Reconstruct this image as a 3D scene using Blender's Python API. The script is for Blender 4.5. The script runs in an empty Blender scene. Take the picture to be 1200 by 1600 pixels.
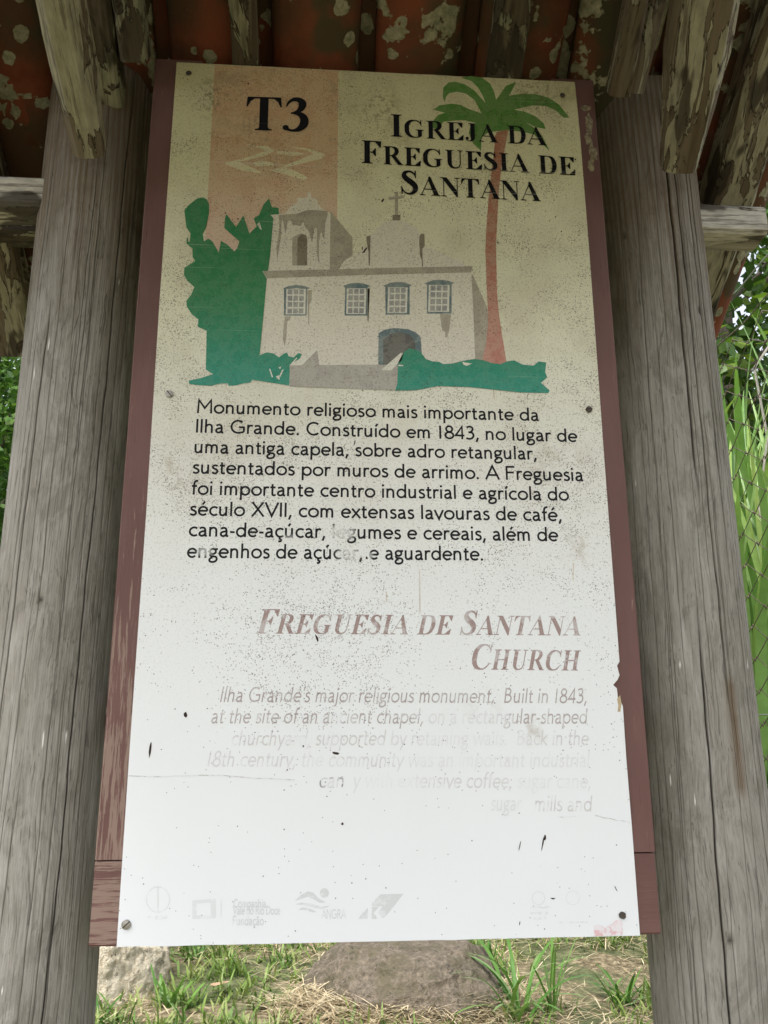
import bpy, bmesh, math, random
import numpy as np
from mathutils import Vector, Matrix, noise as mnoise
random.seed(7); RNG = np.random.default_rng(7)
S = bpy.context.scene
COL = S.collection
rad = math.radians

# ---------------------------------------------------------------- camera
cam_data = bpy.data.cameras.new("camera"); cam = bpy.data.objects.new("camera", cam_data); COL.objects.link(cam)
YAW, PITCH, ROLL = rad(4.274), rad(15.075), rad(-.345)
CAM = Vector((-.0786, -1.0923, 1.25)); FPX = 1369.0
_f = Vector((math.sin(YAW)*math.cos(PITCH), math.cos(YAW)*math.cos(PITCH), math.sin(PITCH)))
_r = Vector((math.cos(YAW), -math.sin(YAW), 0)); _u = _r.cross(_f)
_R = _r*math.cos(ROLL) + _u*math.sin(ROLL); _U = _u*math.cos(ROLL) - _r*math.sin(ROLL)
m = Matrix((( _R.x, _U.x, -_f.x, CAM.x), (_R.y, _U.y, -_f.y, CAM.y), (_R.z, _U.z, -_f.z, CAM.z), (0,0,0,1)))
cam.matrix_world = m
cam_data.sensor_fit = 'VERTICAL'; cam_data.sensor_height = 36; cam_data.lens = FPX/1600*36
cam_data.clip_start = .02; cam_data.clip_end = 400
S.camera = cam

# ---------------------------------------------------------------- sky, sun, exposure
SUN_EL, SUN_AZ = rad(56), rad(205)       # azimuth clockwise from +Y: behind and to the left of the camera
world = bpy.data.worlds.new("World"); S.world = world; world.use_nodes = True
wn = world.node_tree; wn.nodes.clear()
sky = wn.nodes.new('ShaderNodeTexSky'); sky.sky_type = 'NISHITA'; sky.sun_disc = False
sky.sun_elevation = SUN_EL; sky.sun_rotation = SUN_AZ; sky.air_density = 1.0; sky.dust_density = 3.5; sky.ozone_density = 1
hs = wn.nodes.new('ShaderNodeHueSaturation'); hs.inputs['Saturation'].default_value = .3
bg = wn.nodes.new('ShaderNodeBackground'); bg.inputs[1].default_value = .15
wo = wn.nodes.new('ShaderNodeOutputWorld')
wn.links.new(sky.outputs[0], hs.inputs['Color']); wn.links.new(hs.outputs[0], bg.inputs[0]); wn.links.new(bg.outputs[0], wo.inputs[0])
sd = bpy.data.lights.new("sun", 'SUN'); sd.energy = 1.5; sd.angle = rad(25); sd.color = (1, .985, .96)
sun = bpy.data.objects.new("sun", sd); COL.objects.link(sun)
_sd = Vector((math.sin(SUN_AZ)*math.cos(SUN_EL), math.cos(SUN_AZ)*math.cos(SUN_EL), math.sin(SUN_EL)))
sun.rotation_euler = _sd.to_track_quat('Z', 'Y').to_euler()
S.view_settings.view_transform = 'Standard'; S.view_settings.look = 'None'
S.view_settings.exposure = 1.38; S.view_settings.gamma = 1; S.view_settings.use_curve_mapping = False
S.cycles.max_bounces = 8; S.cycles.transparent_max_bounces = 8

# ---------------------------------------------------------------- helpers
def link(o, parent=None):
    COL.objects.link(o)
    if parent is not None: o.parent = parent
    return o
def thing(name, label, cat, loc=(0,0,0), group=None, rz=0):
    o = bpy.data.objects.new(name, None); o.location = loc; o.rotation_euler = (0,0,rz); o.empty_display_size = .1
    COL.objects.link(o); return tag(o, label, cat, group)
def tag(o, label, cat, group=None):
    o['label'] = label; o['category'] = cat
    if group: o['group'] = group
    return o
def mesh_obj(name, verts, faces, mat, parent=None, smooth=False, loc=None):
    me = bpy.data.meshes.new(name)
    me.from_pydata([tuple(v) for v in verts], [], [tuple(f) for f in faces]); me.update()
    if smooth: me.polygons.foreach_set('use_smooth', [True]*len(me.polygons))
    if mat: me.materials.append(mat)
    o = bpy.data.objects.new(name, me)
    if loc is not None: o.location = loc
    return link(o, parent)
def np_mesh(name, V, Q, mat, parent=None, smooth=True, attrs=None):
    """V (n,3), Q (m,k) all the same k"""
    V = np.asarray(V, np.float32); Q = np.asarray(Q, np.int32); k = Q.shape[1]
    me = bpy.data.meshes.new(name)
    me.vertices.add(len(V)); me.vertices.foreach_set('co', V.ravel())
    me.loops.add(Q.size); me.loops.foreach_set('vertex_index', Q.ravel())
    me.polygons.add(len(Q)); me.polygons.foreach_set('loop_start', np.arange(0, Q.size, k, dtype=np.int32))
    me.polygons.foreach_set('loop_total', np.full(len(Q), k, np.int32))
    me.update(calc_edges=True)
    if smooth: me.polygons.foreach_set('use_smooth', np.ones(len(Q), bool))
    for an, av in (attrs or {}).items():
        a = me.attributes.new(an, 'FLOAT', 'POINT'); a.data.foreach_set('value', np.asarray(av, np.float32).ravel())
    me.materials.append(mat)
    o = bpy.data.objects.new(name, me)
    return link(o, parent)
def ray(x, y):
    return _f + _R*((x-600)/FPX) - _U*((y-800)/FPX)
PX0 = Vector((0, 0, 1.0366))      # panel bottom centre
def PP(x, y):
    """point of the photographed panel -> panel coordinates (x, z)"""
    d = ray(x, y); t = -CAM.y/d.y; p = CAM + d*t
    return (p.x, p.z-PX0.z)
def sm(a, b, x):
    t = min(1, max(0, (x-a)/(b-a))); return t*t*(3-2*t)
def catmull(pts, n=6, closed=False):
    P = [np.array(p, float) for p in pts]; N = len(P); out = []
    rng = range(N) if closed else range(N-1)
    for i in rng:
        p1, p2 = P[i], P[(i+1) % N]
        p0 = P[(i-1) % N] if (closed or i > 0) else 2*p1-p2
        p3 = P[(i+2) % N] if (closed or i+2 < N) else 2*p2-p1
        for k in range(n):
            t = k/n
            out.append(.5*((2*p1)+(-p0+p2)*t+(2*p0-5*p1+4*p2-p3)*t*t+(-p0+3*p1-3*p2+p3)*t**3))
    if not closed: out.append(P[-1])
    return out

# ---------------------------------------------------------------- materials
class NT:
    def __init__(s, tree): s.t = tree; s.n = tree.nodes; s.l = tree.links
    def node(s, ty, **kw):
        n = s.n.new(ty)
        for k, v in kw.items(): setattr(n, k, v)
        return n
    def set(s, sock, v):
        if isinstance(v, bpy.types.NodeSocket): s.l.new(v, sock)
        elif isinstance(v, (tuple, list)) and len(v) == 3 and sock.type == 'RGBA': sock.default_value = (*v, 1)
        else: sock.default_value = v
    def math(s, op, a, b=0.0, c=None, clamp=False):
        n = s.node('ShaderNodeMath', operation=op, use_clamp=clamp); s.set(n.inputs[0], a); s.set(n.inputs[1], b)
        if c is not None: s.set(n.inputs[2], c)
        return n.outputs[0]
    def mix(s, f, a, b, mode='MIX'):
        n = s.node('ShaderNodeMix', data_type='RGBA', blend_type=mode); s.set(n.inputs[0], f); s.set(n.inputs[6], a); s.set(n.inputs[7], b)
        return n.outputs[2]
    def coord(s, scale=(1,1,1), loc=(0,0,0), rnd=0):
        tc = s.node('ShaderNodeTexCoord'); mp = s.node('ShaderNodeMapping')
        mp.inputs['Scale'].default_value = scale; mp.inputs['Location'].default_value = loc
        v = tc.outputs['Object']
        if rnd:
            oi = s.node('ShaderNodeObjectInfo'); a = s.node('ShaderNodeVectorMath', operation='ADD'); m_ = s.math('MULTIPLY', oi.outputs['Random'], rnd)
            cb = s.node('ShaderNodeCombineXYZ'); 
            for i in range(3): s.l.new(m_, cb.inputs[i])
            s.l.new(v, a.inputs[0]); s.l.new(cb.outputs[0], a.inputs[1]); v = a.outputs[0]
        s.l.new(v, mp.inputs[0]); return mp.outputs[0]
    def noise(s, vec, scale=1, detail=4, rough=.55, dist=0, col=False):
        n = s.node('ShaderNodeTexNoise'); s.l.new(vec, n.inputs['Vector']); n.inputs['Scale'].default_value = scale
        n.inputs['Detail'].default_value = detail; n.inputs['Roughness'].default_value = rough; n.inputs['Distortion'].default_value = dist
        return n.outputs['Color' if col else 'Fac']
    def voro(s, vec, scale, feature='F1', out='Distance', rnd=1):
        n = s.node('ShaderNodeTexVoronoi', feature=feature); s.l.new(vec, n.inputs['Vector']); n.inputs['Scale'].default_value = scale
        n.inputs['Randomness'].default_value = rnd
        return n.outputs[out]
    def ramp(s, f, stops):
        n = s.node('ShaderNodeValToRGB'); e = n.color_ramp.elements
        while len(e) < len(stops): e.new(.5)
        for i, (p, c) in enumerate(stops):
            e[i].position = p; e[i].color = (*c, 1) if isinstance(c, tuple) else (c, c, c, 1)
        s.set(n.inputs[0], f); return n.outputs[0]
    def step(s, f, lo, hi, a=0, b=1):
        n = s.node('ShaderNodeMapRange', interpolation_type='SMOOTHSTEP'); s.set(n.inputs[0], f)
        for i, v in enumerate((lo, hi, a, b)): s.set(n.inputs[i+1], v)
        return n.outputs[0]
def material(name):
    mt = bpy.data.materials.new(name); mt.use_nodes = True; t = NT(mt.node_tree)
    b = next(n for n in t.n if n.type == 'BSDF_PRINCIPLED')
    return mt, t, b
def bump(t, b, h, strength=.5, dist=.001):
    n = t.node('ShaderNodeBump'); n.inputs['Strength'].default_value = strength; n.inputs['Distance'].default_value = dist
    t.set(n.inputs['Height'], h); t.l.new(n.outputs[0], b.inputs['Normal'])

def wood_grey(name, dark, light, moss=.25, attrs=True, rough=.85):
    mt, t, b = material(name)
    wv = t.noise(t.coord((5,5,4)), 1, 3, .55, col=True)
    def warp(sc, k):
        v = t.node('ShaderNodeVectorMath', operation='MULTIPLY_ADD'); t.l.new(wv, v.inputs[0]); v.inputs[1].default_value = (k, k, 0)
        tc_ = t.node('ShaderNodeTexCoord'); t.l.new(tc_.outputs['Object'], v.inputs[2]); mp = t.node('ShaderNodeMapping'); mp.inputs['Scale'].default_value = sc
        t.l.new(v.outputs[0], mp.inputs[0]); return mp.outputs[0]
    fine = t.noise(warp((230,230,6), .05), 1, 6, .68)
    fib = t.noise(warp((420,420,8), .05), 1, 3, .6)
    broad = t.noise(t.coord((9,9,1.6)), 1, 4, .6, .4)
    c = t.ramp(t.math('ADD', t.math('MULTIPLY', fine, .8), t.math('MULTIPLY', t.noise(t.coord((60,60,2.2), (2,2,2)), 1, 5, .6), .2)), [(.30, dark), (.5, tuple((a+b_)/2 for a, b_ in zip(dark, light))), (.68, light)])
    blot = t.noise(t.coord((16,16,9), (8,1,4)), 1, 6, .7, .8)
    c = t.mix(t.step(blot, .50, .62, 0, .55), c, t.mix(.5, c, (.06,.052,.036)))
    c = t.mix(t.step(broad, .44, .62, 0, .75), c, t.mix(.5, c, (.13,.115,.08)))
    mo = t.noise(t.coord((70,70,22), (1,2,3)), 1, 5, .75)
    c = t.mix(t.step(mo, .48, .62, 0, .45), c, t.mix(.4, c, (.09,.08,.06)))
    ms = t.noise(t.coord((26,26,7)), 1, 5, .7)
    c = t.mix(t.math('MULTIPLY', t.step(ms, .54, .66), moss), c, (.085,.08,.05))
    c = t.mix(t.step(fib, .57, .66, 0, .55), c, (.055,.05,.042))
    pale = t.noise(t.coord((34,34,5), (3,1,9)), 1, 4, .6)
    c = t.mix(t.step(pale, .58, .72, 0, .45), c, (.46,.445,.415))
    if attrs:
        a = t.node('ShaderNodeAttribute', attribute_name='stain'); c = t.mix(a.outputs['Fac'], c, (.12,.078,.042))  # holds brown marks and also the roof shade painted on the post tops
        a = t.node('ShaderNodeAttribute', attribute_name='crack'); c = t.mix(a.outputs['Fac'], c, (.035,.03,.025))
        a = t.node('ShaderNodeAttribute', attribute_name='fleck'); c = t.mix(a.outputs['Fac'], c, (.7,.68,.64))
    t.l.new(c, b.inputs['Base Color']); b.inputs['Roughness'].default_value = rough; b.inputs['Specular IOR Level'].default_value = .25
    hh = t.math('ADD', t.math('MULTIPLY', fine, .7), t.math('MULTIPLY', fib, .4))
    bump(t, b, hh, .7, .0013); return mt
M_POST = wood_grey('weathered_post_wood', (.21,.193,.167), (.35,.333,.30))

def wood_lichen(name, base_d, base_l, pale, amount, line=True):
    mt, t, b = material(name)
    v = t.coord((60,60,4), rnd=30)
    fine = t.noise(v, 1, 6, .6)
    c = t.ramp(fine, [(.3, base_d), (.7, base_l)])
    pv = t.coord((24,24,7), rnd=21)
    pn = t.noise(pv, 1, 5, .62, .9)
    k = t.step(pn, .5-amount*.12, .535-amount*.12)
    c = t.mix(k, c, t.ramp(t.noise(t.coord((90,90,40), rnd=9), 1, 4, .6), [(.3, tuple(x*.6 for x in pale)), (.7, pale)]))
    if line:      # dark fungal lines at the edge of the pale wood
        edge = t.math('ABSOLUTE', t.math('SUBTRACT', pn, .515-amount*.12))
        c = t.mix(t.step(edge, .004, .011, .85, 0), c, (.03,.02,.015))
    dk = t.noise(t.coord((18,18,6), (5,5,5), rnd=13), 1, 3, .6)
    c = t.mix(t.step(dk, .55, .61, 0, .85), c, (.035,.027,.02))
    c = t.mix(t.step(t.noise(t.coord((150,150,8), rnd=3), 1, 4, .7), .53, .62, 0, .6), c, (.06,.045,.03))
    t.l.new(c, b.inputs['Base Color']); b.inputs['Roughness'].default_value = .9; b.inputs['Specular IOR Level'].default_value = .2
    bump(t, b, t.math('ADD', fine, t.math('MULTIPLY', k, .8)), .9, .003); return mt
M_BRACE = wood_lichen('spalted_brace_wood', (.10,.07,.045), (.20,.165,.12), (.37,.345,.25), .15)
M_RAFT = wood_lichen('dark_rafter_wood', (.05,.04,.03), (.13,.105,.075), (.30,.29,.2), .1)
M_PURL = wood_lichen('pale_purlin_wood', (.24,.21,.175), (.46,.43,.38), (.62,.59,.52), .3)

def tile_mat():
    mt, t, b = material('terracotta_tile')
    oi = t.node('ShaderNodeObjectInfo')
    n1 = t.noise(t.coord((1,1,1), rnd=17), 14, 5, .6)
    c = t.ramp(n1, [(.25, (.10,.028,.015)), (.5, (.20,.055,.027)), (.8, (.15,.06,.033))])
    c = t.mix(t.step(t.noise(t.coord((1,1,1), (7,3,1), rnd=11), 5, 3), .40, .58, 0, .8), c, (.075,.05,.028))      # brown film
    c = t.mix(t.step(t.noise(t.coord((1,1,1), (1,8,1), rnd=23), 7, 3), .52, .62, 0, .8), c, (.05,.055,.03))       # green algae
    dv = t.coord((1,1,.75), rnd=41)
    wob = t.noise(dv, 60, 3, .6, col=True)
    vm = t.node('ShaderNodeVectorMath', operation='MULTIPLY_ADD'); t.l.new(wob, vm.inputs[0]); vm.inputs[1].default_value = (.012,)*3; t.l.new(dv, vm.inputs[2])
    d = t.voro(vm.outputs[0], 26, 'F1'); cellc = t.voro(vm.outputs[0], 26, 'F1', 'Color')
    sep = t.node('ShaderNodeSeparateColor'); t.l.new(cellc, sep.inputs[0])
    patch = t.noise(t.coord((1,1,1), (2,2,2), rnd=29), 6, 2)
    size = t.math('MULTIPLY', t.step(patch, .42, .62), t.math('MULTIPLY', sep.outputs[0], .62))
    spots = t.step(t.math('SUBTRACT', size, d), 0, .03)
    big = t.step(t.noise(t.coord((1,1,.6), (4,9,2), rnd=37), 9, 5, .6), .575, .59)
    k = t.math('MAXIMUM', spots, big)
    lc = t.ramp(t.noise(dv, 90, 4, .7), [(.3, (.13,.14,.09)), (.5,(.27,.26,.18)), (.7, (.42,.39,.29))])
    c = t.mix(k, c, lc)
    t.l.new(c, b.inputs['Base Color']); b.inputs['Roughness'].default_value = .88; b.inputs['Specular IOR Level'].default_value = .25
    bump(t, b, t.math('ADD', t.math('MULTIPLY', k, .5), t.noise(dv, 160, 4)), .5, .0015); return mt
M_TILE = tile_mat()

def paint_mat(name, wear):
    mt, t, b = material(name)
    fine = t.noise(t.coord((260,260,14), rnd=5), 1, 6, .7)
    c = t.mix(t.step(t.noise(t.coord((12,12,4)), 1, 4), .4, .65, 0, .5), (.12,.055,.046), (.18,.09,.08))
    sp = t.node('ShaderNodeSeparateXYZ'); tc = t.node('ShaderNodeTexCoord'); t.l.new(tc.outputs['Object'], sp.inputs[0])
    thr = t.step(sp.outputs[2], .0, .62, .46, .66) if wear > .5 else .66
    w = t.step(t.math('SUBTRACT', fine, thr), -.01, .05)
    c = t.mix(t.math('MULTIPLY', w, .75), c, (.27,.19,.15))
    c = t.mix(t.step(t.noise(t.coord((420,420,20), (1,0,0)), 1, 2), .68, .76, 0, .6), c, (.05,.02,.018))
    t.l.new(c, b.inputs['Base Color']); b.inputs['Roughness'].default_value = .7
    bump(t, b, fine, .5, .0012); return mt
M_PAINT = paint_mat('red_brown_paint', 0); M_PAINTW = paint_mat('worn_red_brown_paint', 1)

def simple(name, col, rough=.6, metal=0, var=.15, scale=80):
    mt, t, b = material(name)
    n = t.noise(t.coord(), scale, 4)
    c = t.mix(t.step(n, .3, .7), tuple(x*(1-var) for x in col), tuple(min(1, x*(1+var)) for x in col))
    t.l.new(c, b.inputs['Base Color']); b.inputs['Roughness'].default_value = rough; b.inputs['Metallic'].default_value = metal
    return mt
M_STEEL = simple('dull_zinc', (.33,.31,.28), .45, .8)
M_DARKST = simple('dark_screw_metal', (.07,.055,.045), .6, .3)
M_WIRE = simple('rusty_wire', (.13,.10,.075), .6, .3, .5, 200)
M_WIREG = simple('galvanised_wire', (.3,.3,.29), .5, .5)
M_CHIP = simple('exposed_dark_core', (.03,.015,.01), .9)
M_PINK = None

# --- printed sheet: one colour field shared by the sheet and every ink on it (all share the panel's local coordinates)
def group_sheet():
    g = bpy.data.node_groups.new('sheet_colour', 'ShaderNodeTree')
    g.interface.new_socket('Color', in_out='OUTPUT', socket_type='NodeSocketColor')
    t = NT(g); out = t.node('NodeGroupOutput')
    tc = t.node('ShaderNodeTexCoord'); sp = t.node('ShaderNodeSeparateXYZ'); t.l.new(tc.outputs['Object'], sp.inputs[0])
    z = t.math('DIVIDE', sp.outputs[2], 1.19)
    c = t.ramp(z, [(0, (.75,.77,.80)), (.33, (.74,.755,.76)), (.50, (.69,.685,.63)), (.66, (.70,.69,.53)), (.82, (.71,.69,.47)), (.92, (.66,.63,.39)), (1, (.60,.56,.33))])
    n = t.noise(t.coord((1,1,1)), 7, 5, .6)
    k = t.step(sp.outputs[2], .35, .75, .05, .75)
    c = t.mix(t.math('MULTIPLY', t.step(n, .42, .68), k), c, t.mix(.45, c, (.42,.36,.25)))
    t.l.new(c, out.inputs[0]); return g
def group_mildew():
    g = bpy.data.node_groups.new('mildew', 'ShaderNodeTree')
    g.interface.new_socket('Color', in_out='INPUT', socket_type='NodeSocketColor')
    g.interface.new_socket('Color', in_out='OUTPUT', socket_type='NodeSocketColor')
    t = NT(g); gi = t.node('NodeGroupInput'); out = t.node('NodeGroupOutput'); c = gi.outputs[0]
    tc = t.node('ShaderNodeTexCoord'); sp = t.node('ShaderNodeSeparateXYZ'); t.l.new(tc.outputs['Object'], sp.inputs[0])
    x, z = sp.outputs[0], sp.outputs[2]
    def spot(px, pz, r):
        dx = t.math('SUBTRACT', x, px); dz = t.math('SUBTRACT', z, pz)
        d = t.math('SQRT', t.math('ADD', t.math('MULTIPLY', dx, dx), t.math('MULTIPLY', dz, dz)))
        return t.step(d, 0, r, 1, 0)
    # how dirty each zone is
    lo = t.noise(t.coord((1,1,1.4)), 9, 4, .65)
    m1 = t.step(lo, .42, .68)
    zf = t.step(z, .16, .62, .03, 1.0)
    extra = t.math('MAXIMUM', spot(-.08, .34, .16), t.math('MAXIMUM', spot(-.22, .55, .10), spot(.22, .56, .12)))
    mid = t.step(t.noise(t.coord((1,1,1), (7,7,7)), 38, 4, .7), .44, .60)
    dens = t.math('MULTIPLY', t.math('ADD', t.math('MULTIPLY', m1, zf), t.math('MULTIPLY', extra, .6), clamp=True), t.math('ADD', t.math('MULTIPLY', mid, .85), .15))
    # fine grain over the upper half
    fine = t.noise(t.coord(), 380, 3, .75)
    c = t.mix(t.math('MULTIPLY', t.step(fine, .52, .66), t.math('ADD', t.math('MULTIPLY', dens, .40), t.math('MULTIPLY', zf, .40))), c, (.10,.075,.04), 'DARKEN')
    # pin-head dots
    for sc, thr, colr in ((620, .45, (.09,.055,.025)), (330, .33, (.035,.02,.01))):
        v = t.coord((1,1,1), (sc*.01, 0, 0))
        d = t.voro(v, sc); cc = t.voro(v, sc, 'F1', 'Color'); s2 = t.node('ShaderNodeSeparateColor'); t.l.new(cc, s2.inputs[0])
        lim = t.math('MULTIPLY', dens, .52 if sc > 400 else .16)
        on = t.math('LESS_THAN', s2.outputs[1], t.math('ADD', lim, .0008))
        k = t.math('MULTIPLY', t.step(d, thr*.6, thr, 1, 0), on)
        c = t.mix(t.math('MULTIPLY', k, .75), c, colr, 'DARKEN')
    # brown soiling patches and drips
    st = t.noise(t.coord((1,1,.8), (3,0,1)), 26, 5, .7)
    r = t.math('ADD', spot(.255, .46, .035), t.math('ADD', spot(.235, .565, .07), t.math('ADD', spot(-.262, .56, .05), t.math('ADD', spot(.125, .265, .03), spot(.185, .236, .028)))), clamp=True)
    r2 = t.math('ADD', spot(-.245, 1.13, .05), t.math('ADD', spot(.24, 1.16, .06), t.math('ADD', spot(-.18, 1.08, .05), spot(.0, 1.13, .05))), clamp=True)
    c = t.mix(t.math('MULTIPLY', t.step(st, .45, .65), t.math('MULTIPLY', r, .5)), c, (.27,.19,.09), 'DARKEN')
    c = t.mix(t.math('MULTIPLY', t.step(t.noise(t.coord(), 120, 4, .7), .48, .6), t.math('MULTIPLY', r2, .6)), c, (.12,.10,.05), 'DARKEN')
    top = t.math('MULTIPLY', t.step(z, .85, 1.19), t.step(t.noise(t.coord((1,1,1), (9,9,9)), 20, 5, .7), .5, .68, 0, .35))
    c = t.mix(top, c, (.20,.16,.08), 'DARKEN')
    # horizontal fading streaks of the print
    hz = t.noise(t.coord((2,1,330)), 1, 2, .5)
    c = t.mix(t.math('MULTIPLY', t.step(hz, .66, .74, 0, .25), t.step(z, .6, .75)), c, (.75,.74,.66))
    t.l.new(c, out.inputs[0]); return g
G_SHEET, G_MIL = group_sheet(), group_mildew()
def ink(name, col=None, col_low=None, zr=(.7,1.1), op=1.0, wear=0.0, wscale=45, spots=(), lines=0, wlo=.46):
    """ink over the sheet colour. op: opacity, wear: how much the ink has flaked away"""
    mt, t, b = material(name)
    g = t.node('ShaderNodeGroup'); g.node_tree = G_SHEET; base = g.outputs[0]
    if col is not None:
        tc = t.node('ShaderNodeTexCoord'); sp = t.node('ShaderNodeSeparateXYZ'); t.l.new(tc.outputs['Object'], sp.inputs[0])
        ic = col if col_low is None else t.mix(t.step(sp.outputs[2], zr[0], zr[1]), col_low, col)
        k = op
        if wear:
            n = t.noise(t.coord((1,1,1), (wscale*.1, 0, 2)), wscale, 5, .7)
            k = t.math('MULTIPLY', op, t.step(n, wlo+.02, wlo+.10, 1-wear, 1))
        for (sx, sz, r, amt) in spots:
            dx = t.math('MULTIPLY', t.math('SUBTRACT', sp.outputs[0], sx), .6); dz = t.math('SUBTRACT', sp.outputs[2], sz)
            d = t.math('SQRT', t.math('ADD', t.math('MULTIPLY', dx, dx), t.math('MULTIPLY', dz, dz)))
            k = t.math('MULTIPLY', k, t.step(d, r*.4, r, 1-amt, 1))
        base = t.mix(k, base, ic)
    g2 = t.node('ShaderNodeGroup'); g2.node_tree = G_MIL; t.l.new(base, g2.inputs[0])
    t.l.new(g2.outputs[0], b.inputs['Base Color']); b.inputs['Roughness'].default_value = .55; b.inputs['Specular IOR Level'].default_value = .18
    bump(t, b, t.noise(t.coord(), 300, 3), .12, .0004)
    return mt
M_SHEET = ink('printed_sheet')

# ================================================================= ground
def ground_z(x, y):
    z = .35*sm(.3, 2.2, y) + (.1*(y-2.2) if y > 2.2 else 0)
    if y > 12: z = .35 + .98 + .16*(y-12)
    return z + .05*mnoise.noise(Vector((x*.7, y*.7, 0))) + .012*mnoise.noise(Vector((x*4, y*4, 3)))*min(1, max(0, y+1))
def ground():
    mt, t, b = material('ground_soil_and_turf')
    n1 = t.noise(t.coord(), 3.2, 6, .65); n2 = t.noise(t.coord((1,1,1), (4,0,0)), 42, 5, .7)
    c = t.ramp(n2, [(.3, (.06,.045,.025)), (.5, (.16,.125,.07)), (.72, (.44,.36,.23))])
    c = t.mix(t.step(n1, .42, .56, 0, .8), c, t.ramp(n2, [(.3, (.025,.04,.012)), (.7, (.09,.12,.035))]))
    t.l.new(c, b.inputs['Base Color']); b.inputs['Roughness'].default_value = .95; bump(t, b, n2, .8, .01)
    xs = np.concatenate([np.linspace(-90, -4, 22), np.linspace(-3.7, 3.7, 90), np.linspace(4, 90, 22)])
    ys = np.concatenate([np.linspace(-60, -3, 16), np.linspace(-2.8, 7, 110), np.linspace(7.3, 120, 36)])
    V = [(x, y, ground_z(x, y)) for y in ys for x in xs]; nx = len(xs)
    F = [(j*nx+i, j*nx+i+1, (j+1)*nx+i+1, (j+1)*nx+i) for j in range(len(ys)-1) for i in range(nx-1)]
    o = mesh_obj('ground', V, F, mt, smooth=True); o['kind'] = 'structure'
    return o
ground()

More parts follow.
